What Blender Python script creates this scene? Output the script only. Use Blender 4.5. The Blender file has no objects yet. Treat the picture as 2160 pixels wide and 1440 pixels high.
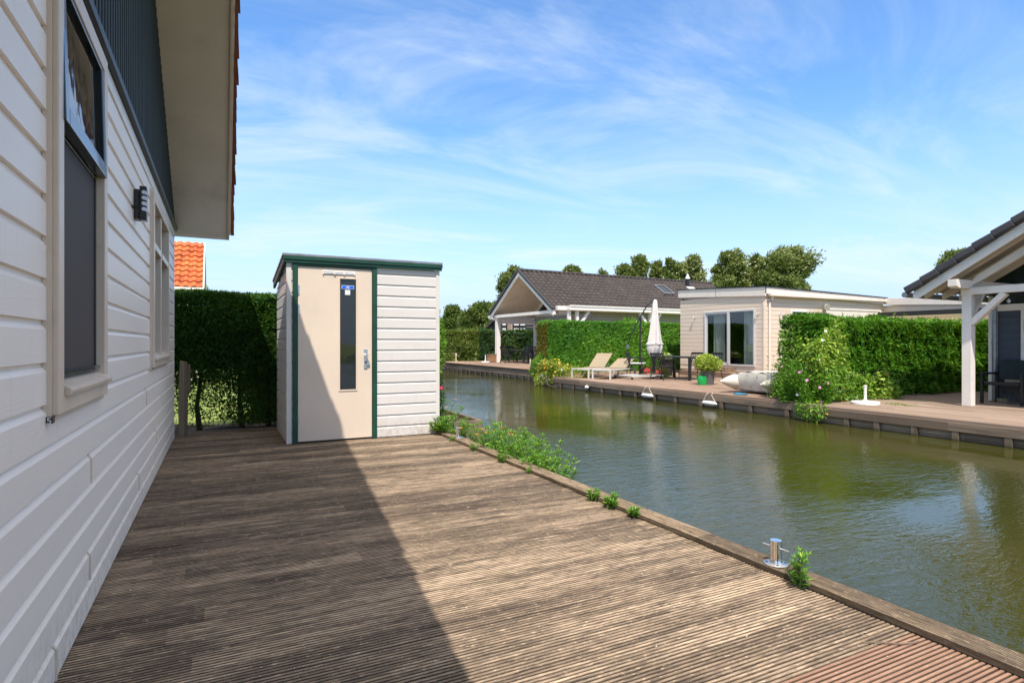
import bpy, math, random
import numpy as np
from mathutils import Vector, Matrix
R = math.radians
random.seed(7); RNG = np.random.default_rng(7)
SC = bpy.context.scene; COL = SC.collection

# ---------------------------------------------------------------- camera, world, sun, exposure
CA, SA = 2/math.sqrt(5), 1/math.sqrt(5)          # the camera looks 26.565 degrees to the right of the house wall
F, HY, CH = 1230.0, 724.0, 1.15
cd = bpy.data.cameras.new("camera"); cam = bpy.data.objects.new("camera", cd); COL.objects.link(cam)
cam.location = (0, 0, CH); cam.rotation_euler = (R(90), 0, -math.atan(0.5))
cd.sensor_width = 36; cd.lens = F/2160*36; cd.shift_y = (HY-720)/2160; cd.clip_end = 2000; cd.clip_start = 0.05
SC.camera = cam

SUN_TRAVEL = Vector((0.240, 0.555, -1.0)).normalized()
sd = bpy.data.lights.new("sun", 'SUN'); sun = bpy.data.objects.new("sun", sd); COL.objects.link(sun)
sd.energy = 5.0; sd.angle = R(0.53); sd.color = (1.0, 0.93, 0.83)
sun.rotation_euler = SUN_TRAVEL.to_track_quat('-Z', 'Y').to_euler(); sun.location = (0, 0, 30)
to_sun = -SUN_TRAVEL
W = bpy.data.worlds.new("World"); SC.world = W; W.use_nodes = True
nt = W.node_tree; nt.nodes.clear()
def wn(t, **k):
    n = nt.nodes.new(t)
    for a, b in k.items(): setattr(n, a, b)
    return n
out = wn('ShaderNodeOutputWorld'); bg = wn('ShaderNodeBackground'); sky = wn('ShaderNodeTexSky')
sky.sky_type = 'NISHITA'; sky.sun_disc = False
sky.sun_elevation = math.asin(to_sun.z); sky.sun_rotation = math.atan2(to_sun.x, to_sun.y)
sky.air_density = 1.0; sky.dust_density = 0.3; sky.ozone_density = 2.0
tc = wn('ShaderNodeTexCoord'); sx = wn('ShaderNodeSeparateXYZ'); nt.links.new(tc.outputs['Generated'], sx.inputs[0])
def wm(op, a, b=None, clamp=False):
    n = wn('ShaderNodeMath', operation=op); n.use_clamp = clamp
    for i, v in enumerate((a, b)):
        if v is None: continue
        if isinstance(v, (int, float)): n.inputs[i].default_value = v
        else: nt.links.new(v, n.inputs[i])
    return n.outputs[0]
zz = wm('ADD', wm('MAXIMUM', sx.outputs['Z'], 0.0), 0.10)
px = wm('DIVIDE', sx.outputs['X'], zz); py = wm('DIVIDE', sx.outputs['Y'], zz)
cb = wn('ShaderNodeCombineXYZ'); nt.links.new(px, cb.inputs[0]); nt.links.new(py, cb.inputs[1])
def wnoise(rot, scl, scale, detail, rough, dist, off=(0, 0, 0)):
    m = wn('ShaderNodeMapping'); m.inputs['Rotation'].default_value = (0, 0, rot); m.inputs['Scale'].default_value = scl; m.inputs['Location'].default_value = off
    nt.links.new(cb.outputs[0], m.inputs[0])
    n = wn('ShaderNodeTexNoise'); n.inputs['Scale'].default_value = scale; n.inputs['Detail'].default_value = detail
    n.inputs['Roughness'].default_value = rough; n.inputs['Distortion'].default_value = dist
    nt.links.new(m.outputs[0], n.inputs['Vector']); return n.outputs['Fac']
def wramp(v, a, b, hi=1.0):
    n = wn('ShaderNodeMapRange'); n.interpolation_type = 'SMOOTHSTEP'
    n.inputs[1].default_value = a; n.inputs[2].default_value = b; n.inputs[4].default_value = hi
    nt.links.new(v, n.inputs[0]); return n.outputs[0]
veil = wramp(wnoise(R(6), (0.50, 1.0, 1), 1.15, 9, 0.62, 1.3, (5.1, 2.3, 0)), 0.40, 0.74, 0.55)
streak = wramp(wnoise(R(8), (0.16, 1.1, 1), 1.6, 7, 0.55, 0.6, (4.0, 1.2, 0)), 0.48, 0.76, 0.55)
fine = wramp(wnoise(R(14), (0.10, 2.2, 1), 1.7, 3, 0.5, 0.3, (7, 2, 0)), 0.62, 0.78, 0.22)
low = wramp(sx.outputs['Z'], 0.36, -0.04, 1.0)                      # pale air towards the horizon
high = wramp(sx.outputs['Z'], 0.52, 0.70, 0.80)                     # warm bright cloud added overhead, out of view, to fill the shaded wall
puff = wramp(wnoise(0.3, (1, 1, 1), 1.6, 5, 0.6, 0.3, (2, 8, 0)), 0.20, 0.50, 1.0)
cl = wm('MAXIMUM', wm('ADD', wm('MAXIMUM', veil, streak), fine, True), wm('MULTIPLY', high, puff))
hs = wn('ShaderNodeHueSaturation'); hs.inputs['Hue'].default_value = 0.503; hs.inputs['Saturation'].default_value = 1.22; hs.inputs['Value'].default_value = 1.50
nt.links.new(sky.outputs[0], hs.inputs['Color'])
mx = wn('ShaderNodeMix', data_type='RGBA'); nt.links.new(cl, mx.inputs['Factor']); nt.links.new(hs.outputs[0], mx.inputs['A'])
mx.inputs['B'].default_value = (4.9, 5.5, 6.1, 1)
hc = wn('ShaderNodeMix', data_type='RGBA'); nt.links.new(high, hc.inputs['Factor']); hc.inputs['A'].default_value = (4.9, 5.5, 6.1, 1); hc.inputs['B'].default_value = (10.2, 8.9, 7.1, 1); nt.links.new(hc.outputs['Result'], mx.inputs['B'])
mh = wn('ShaderNodeMix', data_type='RGBA'); nt.links.new(low, mh.inputs['Factor']); nt.links.new(hs.outputs[0], mh.inputs['A']); mh.inputs['B'].default_value = (3.0, 3.95, 5.9, 1)
nt.links.new(mh.outputs['Result'], mx.inputs['A'])
nt.links.new(mx.outputs['Result'], bg.inputs['Color']); bg.inputs['Strength'].default_value = 0.15
nt.links.new(bg.outputs[0], out.inputs[0])
SC.view_settings.view_transform = 'Standard'; SC.view_settings.look = 'None'
SC.view_settings.exposure = 0.30; SC.view_settings.gamma = 1.0; SC.view_settings.use_curve_mapping = False
SC.render.engine = 'CYCLES'; SC.cycles.max_bounces = 8; SC.cycles.transparent_max_bounces = 12

# ---------------------------------------------------------------- pixel helpers (used to place things on real planes)
def onZ(u, v, z=0.0):
    a = (u-1080)/F; Y = (CH-z)*F/(v-HY); X = a*Y
    return CA*X+SA*Y, CA*Y-SA*X
def ray(u, dist):                                  # point at camera distance along the view axis
    a = (u-1080)/F; X = a*dist
    return CA*X+SA*dist, CA*dist-SA*X
def zat(v, dist): return CH+(HY-v)/F*dist

# ---------------------------------------------------------------- materials
MATS = {}
def newmat(name):
    m = bpy.data.materials.new(name); m.use_nodes = True; t = m.node_tree; t.nodes.clear()
    o = t.nodes.new('ShaderNodeOutputMaterial'); p = t.nodes.new('ShaderNodeBsdfPrincipled'); t.links.new(p.outputs[0], o.inputs[0])
    MATS[name] = m; return m, t, p, o
def N(t, typ, ins=None, **k):
    n = t.nodes.new(typ)
    for a, b in k.items(): setattr(n, a, b)
    for a, b in (ins or {}).items():
        if hasattr(b, 'is_output'): t.links.new(b, n.inputs[a])
        else: n.inputs[a].default_value = b
    return n
def M2(t, op, a, b=0.0, clamp=False):
    n = t.nodes.new('ShaderNodeMath'); n.operation = op; n.use_clamp = clamp
    for i, v in enumerate((a, b)):
        if isinstance(v, (int, float)): n.inputs[i].default_value = v
        else: t.links.new(v, n.inputs[i])
    return n.outputs[0]
def ramp(t, v, a, b, lo=0.0, hi=1.0):
    n = N(t, 'ShaderNodeMapRange', {0: v, 1: a, 2: b, 3: lo, 4: hi}); return n.outputs[0]
def mix(t, f, a, b, mode='MIX'):
    n = t.nodes.new('ShaderNodeMix'); n.data_type = 'RGBA'; n.blend_type = mode
    for k, v in (('Factor', f), ('A', a), ('B', b)):
        if hasattr(v, 'is_output'): t.links.new(v, n.inputs[k])
        elif isinstance(v, (int, float)): n.inputs[k].default_value = v
        else: n.inputs[k].default_value = (*v, 1)
    return n.outputs['Result']
def noise(t, scale, scl=(1, 1, 1), detail=4, rough=0.55, dist=0.0, off=(0, 0, 0)):
    g = N(t, 'ShaderNodeTexCoord'); mp = N(t, 'ShaderNodeMapping', {'Vector': g.outputs['Object'], 'Scale': scl, 'Location': off})
    return N(t, 'ShaderNodeTexNoise', {'Vector': mp.outputs[0], 'Scale': scale, 'Detail': detail, 'Roughness': rough, 'Distortion': dist}).outputs['Fac']
def simple(name, col, rough=0.5, metal=0.0, var=0.12, nscale=3.0, bump=0.0, bscale=40.0, coat=0.0, scl=(1, 1, 1), dirt=None, dirtamt=0.4):
    m, t, p, o = newmat(name)
    n = noise(t, nscale, scl)
    c = mix(t, ramp(t, n, 0.3, 0.7), tuple(x*(1-var) for x in col), tuple(min(1, x*(1+var)) for x in col))
    if dirt:
        d = noise(t, nscale*1.7, scl, 6, 0.65, off=(5, 3, 1))
        c = mix(t, ramp(t, d, 0.52, 0.72, 0, dirtamt), c, dirt)
    t.links.new(c, p.inputs['Base Color']); p.inputs['Roughness'].default_value = rough; p.inputs['Metallic'].default_value = metal
    if coat: p.inputs['Coat Weight'].default_value = coat
    if bump:
        b = N(t, 'ShaderNodeBump', {'Height': noise(t, bscale, scl, 3), 'Strength': bump, 'Distance': 0.004}); t.links.new(b.outputs[0], p.inputs['Normal'])
    return m
def wood(name, light, mid, dark, axis='x', board=0.142, rough=0.8, grey=0.5, moss=0.0, rib=0.0, seg=3.4, red=None, groove=None, newer=None, rough_patch=0.0, wet=False):
    """weathered boards; axis = the direction the boards run"""
    m, t, p, o = newmat(name)
    g = N(t, 'ShaderNodeTexCoord'); s = N(t, 'ShaderNodeSeparateXYZ', {0: g.outputs['Object']})
    al, ac = {'x': ('X', 'Y'), 'y': ('Y', 'X'), 'z': ('Z', 'X')}[axis]
    idx = M2(t, 'FLOOR', M2(t, 'DIVIDE', s.outputs[ac], board))
    w1 = N(t, 'ShaderNodeTexWhiteNoise', {'W': idx}, noise_dimensions='1D').outputs['Value']
    sg = M2(t, 'FLOOR', M2(t, 'ADD', M2(t, 'DIVIDE', s.outputs[al], seg), M2(t, 'MULTIPLY', w1, 7.3)))
    cbn = N(t, 'ShaderNodeCombineXYZ', {0: idx, 1: sg}); rnd = N(t, 'ShaderNodeTexWhiteNoise', {'Vector': cbn.outputs[0]}, noise_dimensions='2D').outputs['Value']
    scl = {'x': (1, 22, 22), 'y': (22, 1, 22), 'z': (22, 22, 1)}[axis]
    sc2 = {'x': (0.8, 9, 9), 'y': (9, 0.8, 9), 'z': (9, 9, 0.8)}[axis]
    off = N(t, 'ShaderNodeCombineXYZ', {0: M2(t, 'MULTIPLY', rnd, 37.0), 1: M2(t, 'MULTIPLY', rnd, 3.0)})
    va = N(t, 'ShaderNodeVectorMath', {0: g.outputs['Object'], 1: off.outputs[0]}, operation='ADD').outputs[0]
    mp = N(t, 'ShaderNodeMapping', {'Vector': va, 'Scale': scl}); gr = N(t, 'ShaderNodeTexNoise', {'Vector': mp.outputs[0], 'Scale': 1.6, 'Detail': 7, 'Roughness': 0.68}).outputs['Fac']
    mp2 = N(t, 'ShaderNodeMapping', {'Vector': va, 'Scale': sc2}); pt = N(t, 'ShaderNodeTexNoise', {'Vector': mp2.outputs[0], 'Scale': 1.1, 'Detail': 6, 'Roughness': 0.7}).outputs['Fac']
    mpb = N(t, 'ShaderNodeMapping', {'Vector': g.outputs['Object'], 'Scale': {'x': (0.5, 1.6, 1), 'y': (1.6, 0.5, 1), 'z': (1, 1, 0.5)}[axis]})
    big = N(t, 'ShaderNodeTexNoise', {'Vector': mpb.outputs[0], 'Scale': 0.9, 'Detail': 5, 'Roughness': 0.6}).outputs['Fac']
    c = mix(t, ramp(t, gr, 0.34, 0.66), mid, light)
    c = mix(t, ramp(t, rnd, 0, 1, 0.0, 1.0), c, tuple(0.5*a+0.5*b for a, b in zip(mid, dark)))
    if red: c = mix(t, ramp(t, rnd, 0.80, 0.95, 0, 0.55), c, red)
    c = mix(t, ramp(t, pt, 0.50, 0.66, 0, grey), c, dark)
    c = mix(t, ramp(t, big, 0.48, 0.70, 0, grey*0.6), c, dark)
    if moss: c = mix(t, ramp(t, noise(t, 2.2, off=(9, 9, 0)), 0.62, 0.78, 0, moss), c, (0.10, 0.10, 0.03))
    if rough_patch:
        rp = noise(t, 17, {'x': (0.22, 1.6, 1), 'y': (1.6, 0.22, 1), 'z': (1, 1, 0.35)}[axis], 6, 0.75, off=(4, 4, 4)); rq = noise(t, 3.2, {'x': (0.4, 1.5, 1), 'y': (1.5, 0.4, 1), 'z': (1, 1, 1)}[axis], 5, 0.65, off=(1, 7, 2))
        c = mix(t, M2(t, 'MULTIPLY', ramp(t, rp, 0.42, 0.62, 0, rough_patch), ramp(t, rq, 0.42, 0.60)), c, (0.050, 0.040, 0.032))
        c = mix(t, M2(t, 'MULTIPLY', ramp(t, rp, 0.50, 0.36, 0, 0.5), ramp(t, rq, 0.55, 0.38)), c, tuple(min(1, x*1.25) for x in light))
    if rough_patch:
        fl_ = noise(t, 70, {'x': (0.16, 1, 1), 'y': (1, 0.16, 1), 'z': (1, 1, 0.16)}[axis], 4, 0.7, off=(2, 8, 3)); f2_ = noise(t, 38, {'x': (0.5, 1, 1), 'y': (1, 0.5, 1), 'z': (1, 1, 0.5)}[axis], 5, 0.75, off=(6, 1, 3))
        c = mix(t, ramp(t, fl_, 0.50, 0.62, 0, 0.62), c, (0.055, 0.043, 0.034)); c = mix(t, ramp(t, f2_, 0.58, 0.66, 0, 0.5), c, tuple(min(1, x*1.22) for x in light))
    if wet: c = mix(t, M2(t, 'MULTIPLY', ramp(t, M2(t, 'ADD', s.outputs['Z'], M2(t, 'MULTIPLY', gr, 0.06)), -0.25, -0.31), 0.85), c, (0.018, 0.022, 0.010))
    if newer:
        c = mix(t, M2(t, 'MULTIPLY', M2(t, 'LESS_THAN', s.outputs[ac], newer[0]), 0.72), c, mix(t, gr, tuple(x*0.7 for x in newer[1]), newer[1]))
    sp = noise(t, 90, detail=2); c = mix(t, ramp(t, sp, 0.66, 0.76, 0, 0.35), c, tuple(min(1, x*1.6) for x in light))
    if groove:
        gf = M2(t, 'ABSOLUTE', M2(t, 'SUBTRACT', M2(t, 'FRACT', M2(t, 'DIVIDE', M2(t, 'ADD', s.outputs[ac], groove[1]), groove[0])), 0.5))
        gn = N(t, 'ShaderNodeTexNoise', {'Vector': mp2.outputs[0], 'Scale': 2.3, 'Detail': 5}).outputs['Fac']
        c = mix(t, M2(t, 'MULTIPLY', ramp(t, gf, 0.22, 0.36), ramp(t, gn, 0.25, 0.6, 0.6, 0.97)), c, (0.035, 0.024, 0.016))
    fr = M2(t, 'FRACT', M2(t, 'DIVIDE', s.outputs[ac], board))
    e = M2(t, 'ABSOLUTE', M2(t, 'SUBTRACT', fr, 0.5))
    h = M2(t, 'MULTIPLY', gr, 0.6)
    if rib:
        rr = M2(t, 'SINE', M2(t, 'MULTIPLY', s.outputs[ac], 2*math.pi/rib)); h = M2(t, 'ADD', h, M2(t, 'MULTIPLY', rr, 0.6))
        h = M2(t, 'ADD', h, ramp(t, e, 0.46, 0.49, 0, -2.5)); c = mix(t, ramp(t, e, 0.465, 0.485, 0, 0.8), c, (0.02, 0.015, 0.01))
    t.links.new(c, p.inputs['Base Color']); p.inputs['Roughness'].default_value = rough; p.inputs['Specular IOR Level'].default_value = 0.25
    b = N(t, 'ShaderNodeBump', {'Height': h, 'Strength': 0.6, 'Distance': 0.004}); t.links.new(b.outputs[0], p.inputs['Normal'])
    return m
def leafmat(name, c1, c2, c3=None, rough=0.5, trans=0.3, frac=0.12):
    m, t, p, o = newmat(name)
    at = N(t, 'ShaderNodeAttribute', attribute_name='tint').outputs['Fac']
    c = mix(t, at, c1, c2)
    if c3: c = mix(t, ramp(t, at, 1-frac, 1-frac+0.02), c, c3)
    t.links.new(c, p.inputs['Base Color']); p.inputs['Roughness'].default_value = rough; p.inputs['Specular IOR Level'].default_value = 0.35
    tr = N(t, 'ShaderNodeBsdfTranslucent'); t.links.new(mix(t, 0.35, c, (0.35, 0.5, 0.02)), tr.inputs['Color'])
    ms = N(t, 'ShaderNodeMixShader', {0: trans, 1: p.outputs[0], 2: tr.outputs[0]}); t.links.new(ms.outputs[0], o.inputs[0])
    return m

def siding_mat(name, col, wear, grain=0.25):
    m, t, p, o = newmat(name)
    n1 = noise(t, 0.8, (1, 1, 3), 5, 0.6); n2 = noise(t, 9, (1, 1, 1), 6, 0.7); n3 = noise(t, 60, (0.12, 0.12, 2.2), 3)
    c = mix(t, ramp(t, n1, 0.35, 0.68, 0, 0.5), col, wear)
    c = mix(t, ramp(t, n2, 0.60, 0.78, 0, 0.30), c, tuple(x*0.72 for x in wear))
    t.links.new(c, p.inputs['Base Color']); p.inputs['Roughness'].default_value = 0.42; p.inputs['Specular IOR Level'].default_value = 0.4
    g = N(t, 'ShaderNodeTexCoord'); zc = N(t, 'ShaderNodeSeparateXYZ', {0: g.outputs['Object']}).outputs['Z']
    sp = M2(t, 'MULTIPLY', ramp(t, zc, 0.32, 0.0, 0, 1), ramp(t, noise(t, 22, (1, 1, 0.6), 5, 0.7), 0.42, 0.68, 0, 0.55))   # splash dirt near the boards
    st = ramp(t, noise(t, 5, (6, 6, 0.5), 4, 0.6, off=(2, 2, 2)), 0.60, 0.78, 0, 0.22)
    c = mix(t, sp, c, (0.30, 0.25, 0.19)); c = mix(t, st, c, tuple(x*0.6 for x in wear)); t.links.new(c, p.inputs['Base Color'])
    b = N(t, 'ShaderNodeBump', {'Height': n3, 'Strength': grain, 'Distance': 0.003}); t.links.new(b.outputs[0], p.inputs['Normal'])
    return m
white_siding = siding_mat('white_siding', (0.88, 0.81, 0.735), (0.82, 0.745, 0.67))
shed_siding = siding_mat('shed_siding', (0.68, 0.64, 0.60), (0.60, 0.56, 0.52))
cream_siding = siding_mat('cream_siding', (0.71, 0.585, 0.46), (0.66, 0.54, 0.42), 0.1)
grey_siding = siding_mat('grey_siding', (0.33, 0.32, 0.31), (0.28, 0.27, 0.26), 0.1)
slate_siding = siding_mat('slate_siding', (0.055, 0.065, 0.085), (0.045, 0.052, 0.07), 0.2)
black_wall = siding_mat('black_timber', (0.02, 0.022, 0.026), (0.03, 0.03, 0.034), 0.2)
white_paint = simple('white_paint', (0.77, 0.72, 0.66), 0.45, var=0.05, bump=0.15, bscale=25, dirt=(0.45, 0.40, 0.34), dirtamt=0.25)
cream_paint = simple('cream_paint', (0.66, 0.55, 0.44), 0.4, var=0.06, bump=0.12, bscale=60, dirt=(0.36, 0.27, 0.19), dirtamt=0.35)
soffit_paint = simple('soffit_paint', (0.74, 0.665, 0.565), 0.6, var=0.08, nscale=1.2, bump=0.1, bscale=10, dirt=(0.33, 0.29, 0.24), dirtamt=0.3)
door_paint = simple('door_paint', (0.70, 0.575, 0.455), 0.38, var=0.04, nscale=1.5, bump=0.08, bscale=30, dirt=(0.5, 0.42, 0.34), dirtamt=0.2)
green_paint = simple('green_paint', (0.003, 0.050, 0.026), 0.5, var=0.25, nscale=5, bump=0.2, bscale=30, dirt=(0.012, 0.07, 0.045), dirtamt=0.4)
batten_mat = simple('batten_paint', (0.007, 0.018, 0.016), 0.75, var=0.35, nscale=6, bump=0.3, bscale=30, scl=(1, 1, 0.2), dirt=(0.025, 0.045, 0.04), dirtamt=0.7)
sash_mat = simple('sash_paint', (0.012, 0.024, 0.03), 0.22, var=0.2, coat=0.4)
screen_mat = simple('screen_mesh', (0.062, 0.050, 0.045), 0.75, var=0.1, nscale=1.2, bump=0.3, bscale=400)
dark_metal = simple('dark_metal', (0.028, 0.028, 0.030), 0.42, 0.4, var=0.15)
black_plastic = simple('black_plastic', (0.018, 0.018, 0.019), 0.4, var=0.2)
steel = simple('steel', (0.62, 0.62, 0.62), 0.32, 1.0, var=0.08)
chrome = simple('chrome', (0.80, 0.80, 0.81), 0.06, 1.0, var=0.02)
zinc = simple('zinc', (0.30, 0.31, 0.33), 0.45, 0.7, var=0.2, nscale=8)
alu = simple('aluminium_paint', (0.62, 0.60, 0.57), 0.35, 0.2, var=0.04)
sling = simple('sling_fabric', (0.31, 0.245, 0.16), 0.75, var=0.06, bump=0.3, bscale=200)
canvas = simple('canvas', (0.60, 0.55, 0.52), 0.85, var=0.06, nscale=5, bump=0.2, bscale=80)
tarp = simple('boat_cover', (0.58, 0.54, 0.46), 0.55, var=0.06, nscale=4, bump=0.3, bscale=6, dirt=(0.38, 0.34, 0.27), dirtamt=0.3)
cream_trim = simple('cream_trim', (0.74, 0.66, 0.57), 0.45, var=0.04, dirt=(0.5, 0.42, 0.34), dirtamt=0.2)
white_plastic = simple('white_plastic', (0.78, 0.77, 0.74), 0.35, var=0.04, dirt=(0.5, 0.48, 0.42), dirtamt=0.3)
rope_mat = simple('rope', (0.55, 0.50, 0.42), 0.9, var=0.1)
blue_cloth = simple('blue_rope', (0.02, 0.22, 0.36), 0.7)
green_plastic = simple('green_plastic', (0.005, 0.30, 0.06), 0.28, var=0.06, coat=0.3)
pot_mat = simple('pot', (0.10, 0.095, 0.09), 0.6, var=0.15)
terracotta = simple('planter_wood', (0.30, 0.16, 0.08), 0.8, var=0.25, nscale=8)
cushion = simple('cushion', (0.62, 0.58, 0.54), 0.9, var=0.05)
curtain_mat = simple('curtain', (0.62, 0.64, 0.60), 0.9, var=0.06)
bark = simple('bark', (0.075, 0.055, 0.04), 0.9, var=0.3, nscale=10, bump=0.6, bscale=30)
soil = simple('soil', (0.07, 0.05, 0.035), 0.95, var=0.4, nscale=8, bump=0.8, bscale=30)
blue_sticker = simple('blue_sticker', (0.0, 0.12, 0.75), 0.35, var=0.02)
white_sticker = simple('white_sticker', (0.72, 0.74, 0.75), 0.4, var=0.02)
lamp_white = simple('lamp_lens', (0.62, 0.66, 0.78), 0.3, var=0.03)
post_wood = wood('post_wood', (0.34, 0.27, 0.19), (0.24, 0.18, 0.12), (0.10, 0.075, 0.05), 'z', 0.3, grey=0.4)
deck_mat = wood('deck_boards', (0.68, 0.515, 0.35), (0.37, 0.265, 0.18), (0.060, 0.046, 0.036), 'x', 0.1365, grey=0.8, moss=0.45, rough_patch=0.85, newer=(1.362, (0.37, 0.205, 0.14)), groove=(0.0195, 3.003))
kerb_mat = wood('edge_boards', (0.44, 0.33, 0.22), (0.30, 0.22, 0.145), (0.09, 0.07, 0.05), 'y', 3.0, grey=0.6, rough_patch=0.6, groove=(0.014222, 0.00116))
fardeck = wood('far_deck_boards', (0.43, 0.31, 0.23), (0.31, 0.21, 0.15), (0.13, 0.08, 0.058), 'y', 0.14, grey=0.5, rib=0.0233)
fardeck_r = wood('right_deck_boards', (0.44, 0.335, 0.265), (0.33, 0.24, 0.18), (0.16, 0.115, 0.085), 'y', 0.14, grey=0.4, rib=0.0233)
quay_wood = wood('quay_boards', (0.42, 0.33, 0.24), (0.29, 0.22, 0.16), (0.10, 0.075, 0.055), 'y', 0.5, grey=0.5, wet=True)
pile_wood = wood('pile_wood', (0.34, 0.27, 0.20), (0.24, 0.18, 0.13), (0.05, 0.04, 0.03), 'z', 0.5, grey=0.6, wet=True)
facer_wood = wood('facer_boards', (0.31, 0.24, 0.175), (0.21, 0.155, 0.11), (0.08, 0.06, 0.045), 'y', 0.5, grey=0.6)
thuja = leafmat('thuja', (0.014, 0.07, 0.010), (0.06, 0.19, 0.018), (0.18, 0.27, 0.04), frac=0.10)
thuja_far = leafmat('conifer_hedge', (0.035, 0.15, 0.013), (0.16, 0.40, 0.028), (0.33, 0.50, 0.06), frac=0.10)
laurel = leafmat('laurel', (0.012, 0.05, 0.012), (0.05, 0.12, 0.03), (0.16, 0.20, 0.05), frac=0.08)
brownleaf = leafmat('browned_conifer', (0.12, 0.10, 0.015), (0.26, 0.20, 0.03), (0.16, 0.08, 0.02))
lush = leafmat('lush_leaves', (0.06, 0.17, 0.014), (0.21, 0.40, 0.035), (0.38, 0.50, 0.07), frac=0.15)
weed_mat = leafmat('weed_leaves', (0.05, 0.17, 0.012), (0.15, 0.36, 0.03), (0.30, 0.46, 0.06), frac=0.15)
golden = leafmat('golden_leaves', (0.10, 0.20, 0.02), (0.34, 0.40, 0.05), (0.70, 0.52, 0.08), frac=0.25)
lime_leaf = leafmat('lime_leaves', (0.25, 0.36, 0.04), (0.48, 0.55, 0.10), (0.62, 0.62, 0.30), frac=0.2)
treeA = leafmat('poplar_leaves', (0.08, 0.115, 0.02), (0.22, 0.25, 0.06), (0.42, 0.43, 0.24), frac=0.22, trans=0.2)
treeB = leafmat('far_tree_leaves', (0.05, 0.09, 0.016), (0.14, 0.185, 0.035), (0.24, 0.27, 0.07), frac=0.15, trans=0.2)
willow = leafmat('willow_leaves', (0.12, 0.20, 0.04), (0.24, 0.33, 0.08), (0.35, 0.42, 0.16))
bamboo = leafmat('bamboo_leaves', (0.07, 0.12, 0.02), (0.20, 0.25, 0.04), (0.50, 0.42, 0.14), frac=0.12)
petal_w = leafmat('white_petals', (0.75, 0.75, 0.72), (0.85, 0.82, 0.80), trans=0.2)
petal_y = leafmat('yellow_petals', (0.75, 0.50, 0.02), (0.85, 0.62, 0.05), trans=0.2)
petal_o = leafmat('orange_petals', (0.75, 0.22, 0.02), (0.85, 0.36, 0.04), trans=0.2)
petal_r = leafmat('red_petals', (0.65, 0.01, 0.06), (0.80, 0.03, 0.16), trans=0.2)
petal_p = leafmat('pink_petals', (0.60, 0.15, 0.45), (0.75, 0.35, 0.62), trans=0.2)
shade_core_mat = simple('shade_core', (0.018, 0.025, 0.010), 0.95, var=0.5, nscale=14, bump=0.8, bscale=20)  # near-black hedge filling, the shade between leaves put into its colour

def roof_tile(name, col, lich, amt, seams=None):
    m, t, p, o = newmat(name)
    g = N(t, 'ShaderNodeTexCoord'); s = N(t, 'ShaderNodeSeparateXYZ', {0: g.outputs['Object']})
    n = noise(t, 2.0, (1, 1, 1), 6, 0.65); n2 = noise(t, 14, detail=4)
    v = N(t, 'ShaderNodeTexVoronoi', {'Vector': g.outputs['Object'], 'Scale': 3.3}).outputs['Color']
    vs = N(t, 'ShaderNodeSeparateXYZ', {0: v}).outputs[0]
    c = mix(t, vs, tuple(x*0.7 for x in col), tuple(min(1, x*1.25) for x in col))
    c = mix(t, ramp(t, n, 0.5, 0.7, 0, amt), c, lich); c = mix(t, ramp(t, n2, 0.6, 0.72, 0, amt*0.8), c, tuple(x*0.8 for x in lich))
    t.links.new(c, p.inputs['Base Color']); p.inputs['Roughness'].default_value = 0.55
    return m
dark_tile = roof_tile('dark_roof_tiles', (0.030, 0.022, 0.020), (0.12, 0.09, 0.075), 0.25)
red_tile = roof_tile('red_roof_tiles', (0.50, 0.105, 0.03), (0.42, 0.22, 0.05), 0.45)
old_red_tile = roof_tile('old_red_tiles', (0.22, 0.06, 0.025), (0.07, 0.04, 0.028), 0.7)
verge_tile = simple('verge_tiles', (0.045, 0.042, 0.044), 0.5, var=0.2)

def glass_mat():
    m, t, p, o = newmat('window_glass'); t.nodes.remove(p)
    fr = N(t, 'ShaderNodeLayerWeight', {'Blend': 0.5}); f2 = M2(t, 'ADD', M2(t, 'MULTIPLY', M2(t, 'POWER', fr.outputs['Facing'], 4.0), 0.9), 0.06, True)
    tr = N(t, 'ShaderNodeBsdfTransparent', {'Color': (0.86, 0.89, 0.87, 1)})
    gb = N(t, 'ShaderNodeBsdfGlossy', {'Roughness': 0.01, 'Color': (0.9, 0.92, 0.95, 1)})
    ms = N(t, 'ShaderNodeMixShader', {0: f2, 1: tr.outputs[0], 2: gb.outputs[0]}); t.links.new(ms.outputs[0], o.inputs[0])
    return m
glass = glass_mat()
dark_glass, _t, _p, _o = newmat('dark_glass'); _p.inputs['Base Color'].default_value = (0.012, 0.013, 0.012, 1); _p.inputs['Roughness'].default_value = 0.03; _p.inputs['IOR'].default_value = 1.6
_b = N(_t, 'ShaderNodeBump', {'Height': noise(_t, 1.5), 'Strength': 0.05, 'Distance': 0.05}); _t.links.new(_b.outputs[0], _p.inputs['Normal'])
room_mat = simple('room', (0.06, 0.055, 0.05), 0.9, var=0.2)

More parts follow.
